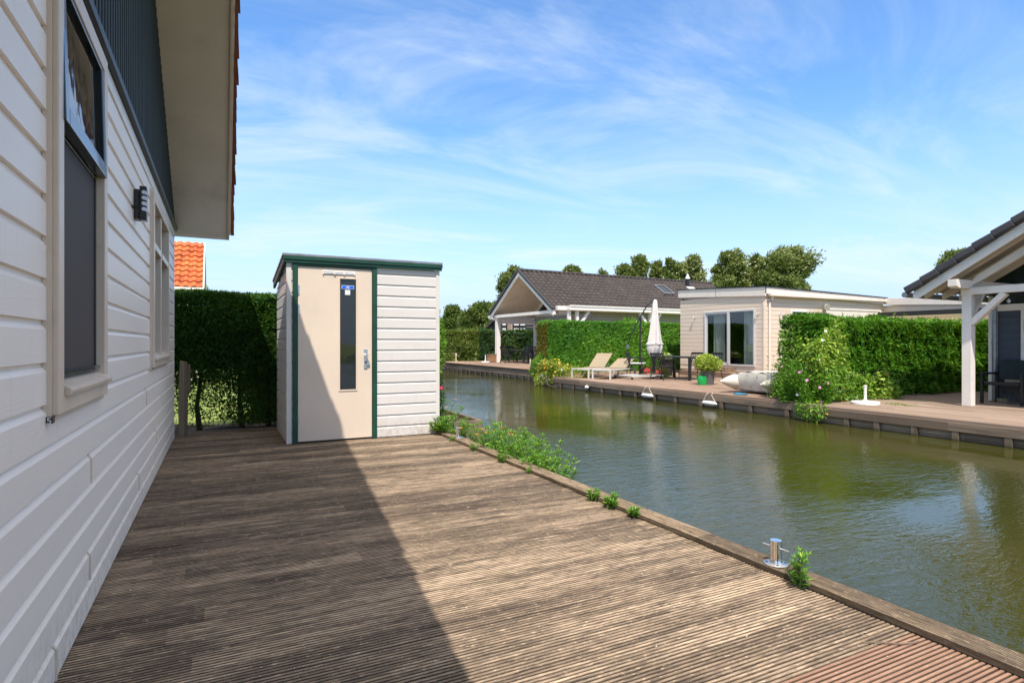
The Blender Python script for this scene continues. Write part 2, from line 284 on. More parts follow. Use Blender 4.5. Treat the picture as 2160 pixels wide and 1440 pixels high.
def water_mat():
    m, t, p, o = newmat('canal_water')
    n0 = noise(t, 0.25, detail=3)
    t.links.new(mix(t, ramp(t, n0, 0.35, 0.65), (0.032, 0.036, 0.004), (0.046, 0.045, 0.008)), p.inputs['Base Color'])
    p.inputs['Roughness'].default_value = 0.035; p.inputs['IOR'].default_value = 1.38
    def wv(scale, scl, detail, rough, dist, off):
        g = N(t, 'ShaderNodeTexCoord'); mp = N(t, 'ShaderNodeMapping', {'Vector': g.outputs['Object'], 'Rotation': (0, 0, 0.40), 'Scale': scl, 'Location': off})
        return N(t, 'ShaderNodeTexNoise', {'Vector': mp.outputs[0], 'Scale': scale, 'Detail': detail, 'Roughness': rough, 'Distortion': dist}).outputs['Fac']
    a = wv(1.0, (0.5, 1.0, 1), 3, 0.5, 0.3, (0, 0, 0)); b = wv(6.0, (0.5, 1.3, 1), 4, 0.6, 0.5, (3, 1, 0)); c = wv(17, (0.42, 1.3, 1), 3, 0.55, 0.5, (7, 2, 0))
    patch = ramp(t, noise(t, 0.22, (1, 0.7, 1), 3, 0.5, 0.2, (12.3, 4, 0)), 0.38, 0.60, 0.10, 1.0)
    h = M2(t, 'ADD', M2(t, 'MULTIPLY', a, 0.013), M2(t, 'MULTIPLY', patch, M2(t, 'ADD', M2(t, 'MULTIPLY', b, 0.021), M2(t, 'MULTIPLY', c, 0.014))))
    bp = N(t, 'ShaderNodeBump', {'Height': h, 'Strength': 1.0, 'Distance': 0.5}); t.links.new(bp.outputs[0], p.inputs['Normal'])
    return m
water_m = water_mat()
def ground_mat():
    m, t, p, o = newmat('lawn_ground')
    n = noise(t, 0.6, detail=5); n2 = noise(t, 14, detail=5, rough=0.7); n3 = noise(t, 40, detail=3)
    c = mix(t, ramp(t, n2, 0.3, 0.7), (0.10, 0.16, 0.025), (0.26, 0.33, 0.06)); c = mix(t, ramp(t, n, 0.5, 0.75, 0, 0.6), c, (0.24, 0.23, 0.09))
    t.links.new(c, p.inputs['Base Color']); p.inputs['Roughness'].default_value = 0.95
    b = N(t, 'ShaderNodeBump', {'Height': n3, 'Strength': 1.0, 'Distance': 0.03}); t.links.new(b.outputs[0], p.inputs['Normal'])
    return m
ground_m = ground_mat()

# ---------------------------------------------------------------- mesh helpers
class MB:
    def __init__(s, org=(0, 0, 0)): s.v = []; s.f = []; s.org = Vector(org)
    def quad(s, *pts):
        i = len(s.v); s.v += [tuple(p) for p in pts]; s.f.append(tuple(range(i, i+len(pts)))); return s
    def box(s, x0, x1, y0, y1, z0, z1):
        x0, x1 = sorted((x0, x1)); y0, y1 = sorted((y0, y1)); z0, z1 = sorted((z0, z1))
        return s.hexa([(x0, y0, z0), (x1, y0, z0), (x1, y1, z0), (x0, y1, z0), (x0, y0, z1), (x1, y0, z1), (x1, y1, z1), (x0, y1, z1)])
    def hexa(s, p):
        i = len(s.v); s.v += [tuple(q) for q in p]
        for f in ((3, 2, 1, 0), (4, 5, 6, 7), (0, 1, 5, 4), (1, 2, 6, 5), (2, 3, 7, 6), (3, 0, 4, 7)): s.f.append(tuple(i+k for k in f))
        return s
    def bar(s, a, b, w, h, up=(0, 0, 1)):
        a, b = Vector(a), Vector(b); d = (b-a).normalized(); u = Vector(up)
        sd_ = d.cross(u).normalized(); u = sd_.cross(d).normalized(); sd_ *= w/2; u = u*(h/2)
        return s.hexa([a-sd_-u, a+sd_-u, b+sd_-u, b-sd_-u, a-sd_+u, a+sd_+u, b+sd_+u, b-sd_+u])
    def prism(s, poly, off):
        i = len(s.v); n = len(poly); o = Vector(off)
        s.v += [tuple(p) for p in poly]+[tuple(Vector(p)+o) for p in poly]
        s.f.append(tuple(range(i+n-1, i-1, -1))); s.f.append(tuple(range(i+n, i+2*n)))
        for k in range(n): s.f.append((i+k, i+(k+1) % n, i+n+(k+1) % n, i+n+k))
        return s
    def tube(s, pts, r, n=8, cap=True):
        pts = [Vector(p) for p in pts]; rs = r if isinstance(r, (list, tuple)) else [r]*len(pts); i0 = len(s.v)
        for k, p in enumerate(pts):
            d = (pts[min(k+1, len(pts)-1)]-pts[max(k-1, 0)]).normalized()
            a = d.cross(Vector((0, 0, 1)) if abs(d.z) < 0.95 else Vector((1, 0, 0))).normalized(); b = d.cross(a)
            for j in range(n):
                t = 2*math.pi*j/n; s.v.append(tuple(p+(a*math.cos(t)+b*math.sin(t))*rs[k]))
        for k in range(len(pts)-1):
            for j in range(n): s.f.append((i0+k*n+j, i0+k*n+(j+1) % n, i0+(k+1)*n+(j+1) % n, i0+(k+1)*n+j))
        if cap:
            s.f.append(tuple(i0+j for j in range(n-1, -1, -1))); s.f.append(tuple(i0+(len(pts)-1)*n+j for j in range(n)))
        return s
    def lathe(s, prof, c=(0, 0, 0), n=24, fn=None):
        i0 = len(s.v); c = Vector(c)
        for k, (r, z) in enumerate(prof):
            for j in range(n):
                t = 2*math.pi*j/n; q = fn(k, t) if fn else 1.0
                s.v.append((c.x+r*q*math.cos(t), c.y+r*q*math.sin(t), c.z+z))
        for k in range(len(prof)-1):
            for j in range(n): s.f.append((i0+k*n+j, i0+k*n+(j+1) % n, i0+(k+1)*n+(j+1) % n, i0+(k+1)*n+j))
        if prof[0][0] > 1e-4: s.f.append(tuple(i0+j for j in range(n-1, -1, -1)))
        if prof[-1][0] > 1e-4: s.f.append(tuple(i0+(len(prof)-1)*n+j for j in range(n)))
        return s
    def grid(s, nu, nv, fn):
        i0 = len(s.v)
        for a in range(nv+1):
            for b in range(nu+1): s.v.append(tuple(fn(b/nu, a/nv)))
        for a in range(nv):
            for b in range(nu):
                k = i0+a*(nu+1)+b; s.f.append((k, k+1, k+nu+2, k+nu+1))
        return s
    def build(s, name, mat, parent=None, smooth=False, bevel=0.0):
        me = bpy.data.meshes.new(name); o = s.org
        me.from_pydata([(v[0]-o.x, v[1]-o.y, v[2]-o.z) for v in s.v], [], s.f); me.update()
        me.materials.append(mat)
        if smooth:
            me.polygons.foreach_set('use_smooth', [True]*len(me.polygons)); me.set_sharp_from_angle(angle=R(40))
        ob = bpy.data.objects.new(name, me); COL.objects.link(ob)
        if parent is not None: ob.parent = parent
        else: ob.location = o
        if bevel:
            b = ob.modifiers.new('bevel', 'BEVEL'); b.width = bevel; b.segments = 2; b.limit_method = 'ANGLE'; b.angle_limit = R(40)
        return ob
def thing(name, label, cat, loc=(0, 0, 0), rz=0.0, group=None):
    o = bpy.data.objects.new(name, None); COL.objects.link(o); o.location = loc; o.rotation_euler = (0, 0, rz); o.empty_display_size = 0.2
    o['label'] = label; o['category'] = cat
    if group: o['group'] = group
    return o
def tag(o, label, cat, group=None):
    o['label'] = label; o['category'] = cat
    if group: o['group'] = group
    return o
def struct(o, kind='structure'): o['kind'] = kind; return o
def copy_tree(o, parent=None):
    c = o.copy(); COL.objects.link(c); c.parent = parent
    for ch in list(o.children): copy_tree(ch, c)
    return c

# ---- leaves
def nrm(a): return a/np.maximum(np.linalg.norm(a, axis=1, keepdims=True), 1e-9)
def wob(P, s, seed=0):
    r = np.random.default_rng(seed); v = np.zeros(len(P))
    for k in range(5):
        d = r.normal(size=3); d /= np.linalg.norm(d); v += np.sin(P@d*s*(0.6+0.35*k)+r.uniform(0, 6.28))/(1+0.4*k)
    return v/2.6
def leaves(name, P, D, Nn, L, Wd, mat, parent=None, org=(0, 0, 0), tint=None, bend=0.0):
    n = len(P); D = nrm(D); S = nrm(np.cross(D, Nn)); L = np.broadcast_to(L, n)[:, None]; Wd = np.broadcast_to(Wd, n)[:, None]
    up = np.cross(S, D); P = P-np.array(org)
    V = np.stack([P, P+D*L*0.45+S*Wd*0.5+up*bend*L, P+D*L, P+D*L*0.45-S*Wd*0.5+up*bend*L], 1).reshape(-1, 3)
    me = bpy.data.meshes.new(name); me.vertices.add(4*n); me.vertices.foreach_set('co', V.ravel())
    me.loops.add(4*n); me.loops.foreach_set('vertex_index', np.arange(4*n, dtype=np.int32))
    me.polygons.add(n); me.polygons.foreach_set('loop_start', np.arange(0, 4*n, 4, dtype=np.int32)); me.polygons.foreach_set('loop_total', np.full(n, 4, dtype=np.int32))
    me.update(); a = me.attributes.new('tint', 'FLOAT', 'FACE')
    if tint is None: tint = RNG.random(n)
    a.data.foreach_set('value', np.ascontiguousarray(tint, dtype=np.float32)); me.materials.append(mat)
    ob = bpy.data.objects.new(name, me); COL.objects.link(ob)
    if parent is not None: ob.parent = parent
    else: ob.location = org
    return ob
def box_shell(x0, x1, y0, y1, z0, z1, dens, faces, bump=0.06, bs=5, depth=0.10, seed=1, round_=0.0):
    P = []; Nn = []
    A = {'-x': (y1-y0)*(z1-z0), '+x': (y1-y0)*(z1-z0), '-y': (x1-x0)*(z1-z0), '+y': (x1-x0)*(z1-z0), '+z': (x1-x0)*(y1-y0)}
    for f in faces:
        n = int(A[f]*dens); a = RNG.random(n); b = RNG.random(n); q = np.zeros((n, 3)); nn = np.zeros((n, 3))
        if f[1] == 'x': q[:, 0] = x0 if f[0] == '-' else x1; q[:, 1] = y0+a*(y1-y0); q[:, 2] = z0+b*(z1-z0); nn[:, 0] = -1 if f[0] == '-' else 1
        elif f[1] == 'y': q[:, 1] = y0 if f[0] == '-' else y1; q[:, 0] = x0+a*(x1-x0); q[:, 2] = z0+b*(z1-z0); nn[:, 1] = -1 if f[0] == '-' else 1
        else: q[:, 2] = z1; q[:, 0] = x0+a*(x1-x0); q[:, 1] = y0+b*(y1-y0); nn[:, 2] = 1
        P.append(q); Nn.append(nn)
    P = np.concatenate(P); Nn = np.concatenate(Nn)
    amp = wob(P, bs, seed)*bump+wob(P, bs*4.1, seed+5)*bump*0.5
    P = P+Nn*(amp-RNG.exponential(depth*0.5, len(P)).clip(0, depth*2.2))[:, None]
    return P, Nn
def hedge(name, label, box, dens, L, Wd, mat, faces=('-x', '-y', '+z', '+y', '+x'), bump=0.06, flow=(0, 0, 0.2), spread=0.7, seed=1, core_inset=0.16, core_z0=None, twigs=None, group=None, spikes=0, filt=None, bs=5):
    x0, x1, y0, y1, z0, z1 = box; org = ((x0+x1)/2, (y0+y1)/2, 0)
    t = thing(name, label, 'hedge', org, group=group)
    P, Nn = box_shell(x0, x1, y0, y1, z0, z1, dens, faces, bump, bs, 0.12, seed)
    if filt is not None: k = filt(P); P = P[k]; Nn = Nn[k]
    n = len(P); D = Nn*0.55+np.array(flow)+RNG.normal(size=(n, 3))*spread*0.5; Np = nrm(Nn*0.7+RNG.normal(size=(n, 3))*0.55+np.array((0, 0, 0.25)))
    tint = (0.45+0.35*wob(P, 3, seed+9)+RNG.normal(size=n)*0.22).clip(0, 1); P0 = P-nrm(D)*L*0.5; LL = L*RNG.uniform(0.6, 1.3, n); WW = Wd*RNG.uniform(0.7, 1.3, n)
    if spikes:
        q = np.stack([RNG.uniform(x0, x1, spikes), RNG.uniform(y0, y1, spikes), np.full(spikes, z1-0.03)], 1)
        h = RNG.exponential(0.06, spikes).clip(0.02, 0.22); pp = []; dd = []
        for i in range(spikes):
            d = np.array([RNG.normal()*0.35, RNG.normal()*0.35, 1.0]); d /= np.linalg.norm(d)
            for k in range(6):
                s_ = h[i]*k/6; pp.append(q[i]+d*s_); dd.append(d*0.7+RNG.normal(size=3)*0.4)
        pp = np.array(pp); dd = np.array(dd); k = len(pp)
        P0 = np.concatenate([P0, pp]); D = np.concatenate([D, dd]); Np = np.concatenate([Np, RNG.normal(size=(k, 3))]); LL = np.concatenate([LL, np.full(k, L*0.8)]); WW = np.concatenate([WW, np.full(k, Wd*0.8)]); tint = np.concatenate([tint, RNG.random(k)])
    leaves('foliage', P0, D, Np, LL, WW, mat, t, org, tint)
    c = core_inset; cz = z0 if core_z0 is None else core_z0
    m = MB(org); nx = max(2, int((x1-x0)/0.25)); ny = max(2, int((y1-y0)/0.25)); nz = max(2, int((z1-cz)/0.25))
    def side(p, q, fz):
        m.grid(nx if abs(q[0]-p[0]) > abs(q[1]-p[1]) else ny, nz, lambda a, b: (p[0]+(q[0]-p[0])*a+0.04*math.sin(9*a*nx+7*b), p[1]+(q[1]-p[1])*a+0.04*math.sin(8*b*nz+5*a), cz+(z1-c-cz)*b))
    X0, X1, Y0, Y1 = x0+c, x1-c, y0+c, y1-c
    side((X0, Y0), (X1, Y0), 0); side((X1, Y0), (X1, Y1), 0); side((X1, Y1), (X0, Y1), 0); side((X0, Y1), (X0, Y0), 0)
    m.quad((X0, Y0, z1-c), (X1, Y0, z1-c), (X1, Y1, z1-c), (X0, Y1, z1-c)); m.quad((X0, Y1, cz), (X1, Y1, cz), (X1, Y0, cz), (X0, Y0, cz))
    m.build('shade_core', shade_core_mat, t)  # opaque dark box behind the leaves, standing in for inner shade
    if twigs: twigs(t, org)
    return t
def blob(name, label, cat, c, rad, n, L, Wd, mat, seed=1, flow=(0, 0, 0.3), stems=0, flowers=(), group=None, lump=0.25, core=True, base=0.0, parent=None):
    """a shrub: leaves spread through a lumpy ellipsoid, some stems, optional flowers"""
    org = (c[0], c[1], base); t = parent or thing(name, label, cat, org, group=group)
    d = nrm(RNG.normal(size=(n, 3))); r = 1-RNG.exponential(0.14, n).clip(0, 0.7)
    r *= 1+lump*wob(d*1.0, 4.0, seed); P = np.array(c)+d*np.array(rad)*r[:, None]; P[:, 2] = np.maximum(P[:, 2], base+0.01)
    D = d*0.6+np.array(flow)+RNG.normal(size=(n, 3))*0.5; Np = nrm(d*0.6+RNG.normal(size=(n, 3))*0.6+np.array((0, 0, 0.3)))
    leaves('foliage', P, D, Np, L*RNG.uniform(0.6, 1.3, n), Wd*RNG.uniform(0.7, 1.3, n), mat, t, org, (0.45+0.3*wob(P, 6, seed)+RNG.normal(size=n)*0.22).clip(0, 1), 0.08)
    for fm, fn, fs in flowers:
        d = nrm(RNG.normal(size=(fn, 3))+np.array((-0.5, -0.6, 0.5))); C = np.array(c)+d*np.array(rad)*1.04; C[:, 2] = np.maximum(C[:, 2], base+0.05)
        for q, e in zip(C, d):
            pp, dd = [], []
            a = nrm(np.cross(e, RNG.normal(size=3))[None])[0]; b = np.cross(e, a)
            for k in range(6):
                w = a*math.cos(k*1.047)+b*math.sin(k*1.047); pp.append(q); dd.append(w+e*0.35)
            leaves('flower', np.array(pp), np.array(dd), np.repeat(e[None], 6, 0), fs, fs*0.8, fm, t, org)
    if stems:
        m = MB(org)
        for i in range(stems):
            a = random.uniform(0, 6.28); q = (c[0]+rad[0]*0.15*math.cos(a), c[1]+rad[1]*0.15*math.sin(a), base)
            e = (c[0]+rad[0]*0.7*math.cos(a), c[1]+rad[1]*0.7*math.sin(a), c[2]+rad[2]*random.uniform(-0.1, 0.5))
            m.tube([q, ((q[0]+e[0])/2, (q[1]+e[1])/2, (q[2]+e[2])/2+0.02), e], [0.008, 0.006, 0.003], 5)
        m.build('stems', bark, t)
    return t
def stalky(name, label, loc, h, n, L, Wd, mat=None, spread=0.25, pairs=9, group=None, flowers=(), cat='weed'):
    """upright plant: stems with pairs of lance leaves and a tuft on top"""
    t = thing(name, label, cat, loc, group=group); m = MB(loc); pp, dd, nn, ll = [], [], [], []
    for i in range(n):
        a = RNG.uniform(0, 6.28); r = spread*math.sqrt(RNG.random()); hh = h*RNG.uniform(0.55, 1.05)
        b = np.array(loc)+np.array([r*0.55*math.cos(a), r*0.55*math.sin(a), 0]); e = np.array(loc)+np.array([r*1.3*math.cos(a), r*1.3*math.sin(a), hh])
        mid = (b+e)/2+RNG.normal(size=3)*0.02
        m.tube([b, mid, e], [0.004, 0.0035, 0.002], 4)
        for k in range(pairs):
            s_ = 0.15+0.85*k/(pairs-1); q = (b*(1-s_)+e*s_); ang = k*1.57+a
            for sg in (0, math.pi):
                d = np.array([math.cos(ang+sg), math.sin(ang+sg), RNG.uniform(0.1, 0.6)]); pp.append(q); dd.append(d); nn.append(np.array([0, 0, 1])+RNG.normal(size=3)*0.25); ll.append(L*RNG.uniform(0.6, 1.2)*(1.1-0.45*s_))
        for k in range(6):
            d = np.array([math.cos(k*1.05), math.sin(k*1.05), 1.0]); pp.append(e); dd.append(d); nn.append(np.array([math.cos(k*1.05), math.sin(k*1.05), -0.8])); ll.append(L*0.55)
    leaves('leaves', np.array(pp), np.array(dd), np.array(nn), np.array(ll), np.array(ll)*Wd, mat or weed_mat, t, loc, None, 0.06)
    m.build('stems', lush_stem, t)
    for fm, fn, fs in flowers:
        for i in range(fn):
            q, d, v = [], [], []
            c = np.array(loc)+np.array([RNG.normal()*spread*0.8, RNG.normal()*spread*0.8, h*RNG.uniform(0.8, 1.0)])
            for k in range(7): q.append(c); d.append([math.cos(k*0.9), math.sin(k*0.9), 0.4]); v.append([0, 0, 1.0])
            leaves('flower', np.array(q), np.array(d), np.array(v), fs, fs*0.7, fm, t, loc)
    return t
lush_stem = simple('green_stems', (0.12, 0.20, 0.04), 0.6)

# ---- siding
def siding(mb, org, ud, nd, length, z0, z1, pitch, holes=(), dep=0.012, off=0.0, ur=None):
    """shiplap boards; org = foot of the wall, ud = along, nd = outward; ur(z) -> (u0,u1)"""
    org, ud, nd = Vector(org), Vector(ud), Vector(nd)
    zs = {z0, z1}
    k = math.floor((z0-off)/pitch)-1
    while off+k*pitch < z1:
        b = off+k*pitch
        for q in (0, 0.77, 0.90): zs.add(b+q*pitch)
        k += 1
    for h in holes: zs |= {h[2], h[3]}
    zs = sorted(z for z in zs if z0-1e-6 <= z <= z1+1e-6); zs = [z for i, z in enumerate(zs) if i == 0 or z-zs[i-1] > 1e-5]
    def d(z):
        q = ((z-off)/pitch) % 1.0
        return 0.0 if q < 0.77 else (-(q-0.77)/0.13*dep if q < 0.90 else -dep)
    rng = ur or (lambda z: (0.0, length))
    for a, b in zip(zs[:-1], zs[1:]):
        m_ = (a+b)/2; e = 1e-4*pitch; da, db = d(a+e), d(b-e)
        cuts = sorted((h[0], h[1]) for h in holes if h[2] < m_ < h[3]); (A0, A1), (B0, B1) = rng(a), rng(b)
        segs = []; cur = None
        pos = [('s', 0)]; edges = [A0]; 
        spans = []; s_ = A0
        for h0, h1 in cuts:
            if h0 > s_: spans.append((s_, h0))
            s_ = max(s_, h1)
        if s_ < A1: spans.append((s_, A1))
        for u0, u1 in spans:
            ub0 = B0 if u0 == A0 else u0; ub1 = B1 if u1 == A1 else u1
            mb.quad(org+ud*u0+nd*da+Vector((0, 0, a)), org+ud*u1+nd*da+Vector((0, 0, a)), org+ud*ub1+nd*db+Vector((0, 0, b)), org+ud*ub0+nd*db+Vector((0, 0, b)))
            qa = ((b-off)/pitch) % 1.0
            if qa < 1e-3 or qa > 0.999:
                zb = Vector((0, 0, b)); mb.quad(org+ud*ub0-nd*dep+zb, org+ud*ub1-nd*dep+zb, org+ud*ub1+zb, org+ud*ub0+zb)
def casing(mb, axis, p, a0, a1, z0, z1, w, proud, back, wb=None):
    """four-sided window casing; axis 'x' = wall facing +-x at x=p, axis 'y' likewise. proud/back are signed offsets"""
    wb = wb or w
    for (c0, c1, d0, d1) in ((a0, a0+w, z0, z1), (a1-w, a1, z0, z1), (a0+w, a1-w, z1-w, z1), (a0+w, a1-w, z0, z0+wb)):
        if axis == 'x': mb.box(p+back, p+proud, c0, c1, d0, d1)
        else: mb.box(c0, c1, p+back, p+proud, d0, d1)
    return mb
def tiled(mb, o, ud, vd, nd, width, length, tw, tl, amp=0.03, step=0.03):
    o, ud, vd, nd = Vector(o), Vector(ud).normalized(), Vector(vd).normalized(), Vector(nd).normalized()
    nu = int(width/tw*8); nc = int(math.ceil(length/tl))
    rows = []
    for c in range(nc):
        v0 = c*tl; v1 = min(length, (c+1)*tl)
        rows.append((v0, step)); rows.append((v1, 0.0))
    i0 = len(mb.v)
    for v, h in rows:
        for k in range(nu+1):
            u = width*k/nu; ph = (u/tw) % 1.0; w_ = amp*(math.sin(2*math.pi*ph)*0.5+0.5)
            mb.v.append(tuple(o+ud*u+vd*v+nd*(h+w_)))
    for r in range(len(rows)-1):
        for k in range(nu): q = i0+r*(nu+1)+k; mb.f.append((q, q+1, q+nu+2, q+nu+1))
    # eave lip
    for k in range(nu):
        a = i0+k; p0, p1 = Vector(mb.v[a]), Vector(mb.v[a+1]); mb.quad(p0-nd*0.04, p1-nd*0.04, p1, p0)
    return mb

# ================================================================ SETTING
WZ = -0.34
g = MB()
prof = [(-400, -0.10), (2.44, -0.10), (2.44, -1.6), (10.25, -1.6), (10.25, -0.10), (400, -0.10)]
for (xa, za), (xb, zb) in zip(prof[:-1], prof[1:]):
    for ya, yb in ((-60, 0), (0, 12), (12, 17.9), (17.9, 34.2)):
        k = 11.27 if ya == 17.9 else 10.25; a_, b_ = (k if q == 10.25 else q for q in (xa, xb)); g.quad((a_, ya, za), (b_, ya, zb), (b_, yb, zb), (a_, yb, za))
g.quad((-400, 34.2, -0.10), (400, 34.2, -0.10), (400, 700, -0.10), (-400, 700, -0.10))
g.quad((2.44, 34.2, -1.6), (11.27, 34.2, -1.6), (11.27, 34.2, -0.10), (2.44, 34.2, -0.10))
g.quad((-400, -60, -0.10), (-400, -400, -0.10), (400, -400, -0.10), (400, -60, -0.10))
g.quad((10.25, 17.9, -1.6), (11.27, 17.9, -1.6), (11.27, 17.9, -0.10), (10.25, 17.9, -0.10))
struct(g.build('ground', ground_m))
w = MB(); w.quad((2.45, -55, WZ), (10.24, -55, WZ), (10.24, 17.88, WZ), (2.45, 17.88, WZ)); w.quad((2.45, 17.88, WZ), (11.26, 17.88, WZ), (11.26, 34.19, WZ), (2.45, 34.19, WZ)); struct(w.build('canal_water', water_m))

# near deck: ribbed boards modelled one by one, running from the wall to the water edge
bw = 0.1365; ribs = 7; m = MB(); y = -3.003; k = 0
while y < 8.6:
    y1 = y+bw-0.005; p = bw/ribs; dz = RNG.uniform(-0.0015, 0.0015)
    pr = [(y, -0.03)]
    for r in range(ribs):
        a = y+r*p
        pr += [(a+p*0.12, dz-0.009), (a+p*0.20, dz+0.0), (a+p*0.78, dz+0.0), (a+p*0.88, dz-0.009)]
    pr[-1] = (y1-0.001, dz-0.009); pr += [(y1, -0.03)]
    X0, X1 = -0.62, 2.462+RNG.uniform(-0.006, 0.004)
    for (ya, za), (yb, zb) in zip(pr[:-1], pr[1:]): m.quad((X0, ya, za), (X1, ya, za), (X1, yb, zb), (X0, yb, zb))
    m.f.append(tuple(range(len(m.v), len(m.v)+len(pr)))); m.v += [(X1, a, b) for a, b in pr][::1]
    y += bw; k += 1
m.quad((-0.62, -3, -0.032), (2.46, -3, -0.032), (2.46, 8.6, -0.032), (-0.62, 8.6, -0.032))
struct(m.build('deck', deck_mat))
# edge boards (ribbed lengthwise) along the water, in lengths
def edge_board(y0, y1, dx=0.0, dz=0.0):
    m = MB(); x0, x1 = 2.462+dx, 2.590+dx; zb, zt = 0.006+dz, 0.032+dz; n = 9; p = (x1-x0)/n; pr = [(x0, zb), (x0, zt-0.002)]
    for r in range(n):
        a = x0+r*p; pr += [(a+p*0.12, zt), (a+p*0.62, zt), (a+p*0.68, zt-0.007), (a+p*0.94, zt-0.007)]
    pr[-2:] = [(x1-0.002, zt), (x1, zt-0.003)]; pr += [(x1, zb)]
    m.prism([(a, y0, b) for a, b in pr], (0, y1-y0, 0)); return m
for i, (a, b) in enumerate(((-3, 0.62), (0.625, 2.13), (2.135, 4.7), (4.705, 7.6))):
    struct(edge_board(a, b, 0.0, RNG.uniform(-0.001, 0.002)).build('deck_edge_board', kerb_mat))
m = MB(); m.box(2.47, 2.55, -3, 7.6, -0.20, 0.004)
near_quay = tag(m.build('quay_wall', quay_wood), 'dark timber bank wall under the near deck at the water', 'quay wall')
m = MB((2.5, 0, 0)); m.box(2.452, 2.50, -3, 7.6, -1.2, -0.205); m.build('lower_boards', quay_wood, near_quay).location = (0, 0, 0)
near_quay.location = (0, 0, 0)
for ch in near_quay.children: ch.location = (2.5, 0, 0)

# far decks and their quay walls
def far_deck(name, x0, x1, y0, y1, z, mat):
    m = MB(); m.box(x0, x1, y0, y1, z-0.045, z); return struct(m.build(name, mat))
far_deck('right_deck', 10.06, 16.5, -8, 7.62, -0.02, fardeck_r)
far_deck('middle_deck', 10.16, 17.4, 7.625, 17.9, 0.0, fardeck)
far_deck('left_deck', 11.18, 18.5, 17.905, 33.6, 0.05, fardeck)
def quay(label, x, y0, y1, ztop, step, piles, facer=0.13, jit=0.1):
    t = thing('quay_wall', label, 'quay wall', (x, (y0+y1)/2, 0)); o = t.location[:]
    m = MB(o); yy = y0
    while yy < y1:
        e = min(y1, yy+RNG.uniform(2.2, 3.4)); m.box(x-0.01+RNG.uniform(0, .006), x+0.04, yy+0.003, e-0.003, ztop-facer, ztop); yy = e
    m.build('top_board', facer_wood, t, bevel=0.004)
    m = MB(o)
    for zz_ in np.arange(-0.75, ztop-facer-0.02, 0.155): m.box(x+0.06+RNG.uniform(0, .008), x+0.11, y0, y1, zz_, zz_+0.148)
    m.build('lower_boards', quay_wood, t)
    for i in range(piles):
        py = y0+0.4+i*step+RNG.uniform(-jit, jit)
        if py > y1-0.1: break
        m = MB(o); m.box(x+0.0, x+0.058, py, py+0.095, -0.9, ztop-facer-0.003); m.build('pile', pile_wood, t, bevel=0.004)
    return t
quay('timber quay wall with widely spaced piles below the right hand deck', 10.05, -3, 7.62, -0.066, 0.62, 18)
quay('timber quay wall below the deck with the sun loungers', 10.15, 7.625, 17.9, -0.046, 0.78, 13)
quay('tall timber quay wall with close set piles beside the far left deck', 11.17, 17.905, 33.6, -0.0, 0.62, 26, 0.19)
m = MB((11.15, 25, 0)); m.box(11.12, 11.30, 17.95, 33.6, 0.052, 0.10); struct(m.build('deck_edge_board', kerb_mat))
m = MB((10.9, 17.9, 0)); m.box(10.2, 11.2, 17.905, 17.99, -0.9, -0.03); tag(m.build('quay_return', quay_wood), 'short return of the bank wall behind the yellow flowering shrub', 'quay wall')
# strip of soil behind the deck with wood chips
m = MB(); m.grid(40, 14, lambda a, b: (-3+5.6*a, 8.58+1.25*b, -0.055+0.018*math.sin(37*a+11*b)+0.012*math.sin(23*b-9*a))); struct(m.build('soil_strip', soil))
P = np.stack([RNG.uniform(-0.6, 2.4, 900), 8.6+RNG.exponential(0.16, 900).clip(0, 0.8), np.full(900, -0.035)], 1)
struct(leaves('bark_chips', P, RNG.normal(size=(900, 3))*np.array([1, 1, 0.2]), RNG.normal(size=(900, 3))*0.3+np.array([0, 0, 1]), 0.03, 0.018, leafmat('chips', (0.14, 0.10, 0.07), (0.36, 0.29, 0.22), trans=0.0)), 'stuff')

# ================================================================ NEAR HOUSE (left)
WX = -0.5
H = thing('house', 'white clad timber house with green gable and wide roof overhang beside the deck', 'house', (-3.0, 4.4, 0)); HO = H.location[:]
Y0, Y1 = 0.56, 8.1
w1 = (2.36, 3.28, 0.915, 2.46); w2 = (5.42, 6.98, 0.955, 2.36)
m = MB(HO); siding(m, (WX, Y0, 0), (0, 1, 0), (1, 0, 0), Y1-Y0-0.03, 0.012, 2.42, 0.135, [(w[0]+0.02-Y0, w[1]-0.02-Y0, w[2]+0.02, w[3]-0.02) for w in (w1, w2)], 0.013, 0.009)
wall = m.build('wall', white_siding, H)
m = MB(HO); m.box(WX-0.06, WX+0.004, Y1-0.03, Y1+0.002, 0.0, 2.42); m.build('corner_trim', white_paint, H, bevel=0.004)
m = MB(HO)  # other walls and inner wall
m.box(-8, -8.06, Y0, Y1, 0, 2.5); m.box(-8, WX-0.07, Y1-0.06, Y1-0.001, 0, 2.45); m.box(-8, WX-0.07, Y0, Y0+0.05, 0, 2.45)
m.build('rear_wall', white_siding, H)
# joint strips where boards butt
for (yj, k) in ((3.05, 4), (5.15, 5), (3.02, 1), (4.7, 1), (6.4, 4), (7.3, 6), (7.05, 3), (5.9, 2), (2.45, 0)):
    b = 0.009+0.135*k; m = MB(HO)
    m.prism([(WX+0.0055, yj, b+0.001), (WX+0.0055, yj, b+0.106), (WX-0.0065, yj, b+0.123), (WX-0.0065, yj, b+0.1345), (WX-0.014, yj, b+0.1345), (WX-0.014, yj, b+0.001)], (0, 0.011, 0)); m.build('joint_strip', cream_paint, H)
m = MB(HO); m.box(WX-0.02, WX+0.006, Y0, Y1, 2.422, 2.505); m.build('frieze_board', white_paint, H, bevel=0.003)
m = MB(HO); m.box(WX-0.02, WX+0.035, Y0, Y1+0.02, 2.507, 2.555); m.build('gable_trim', dark_metal, H, bevel=0.006)
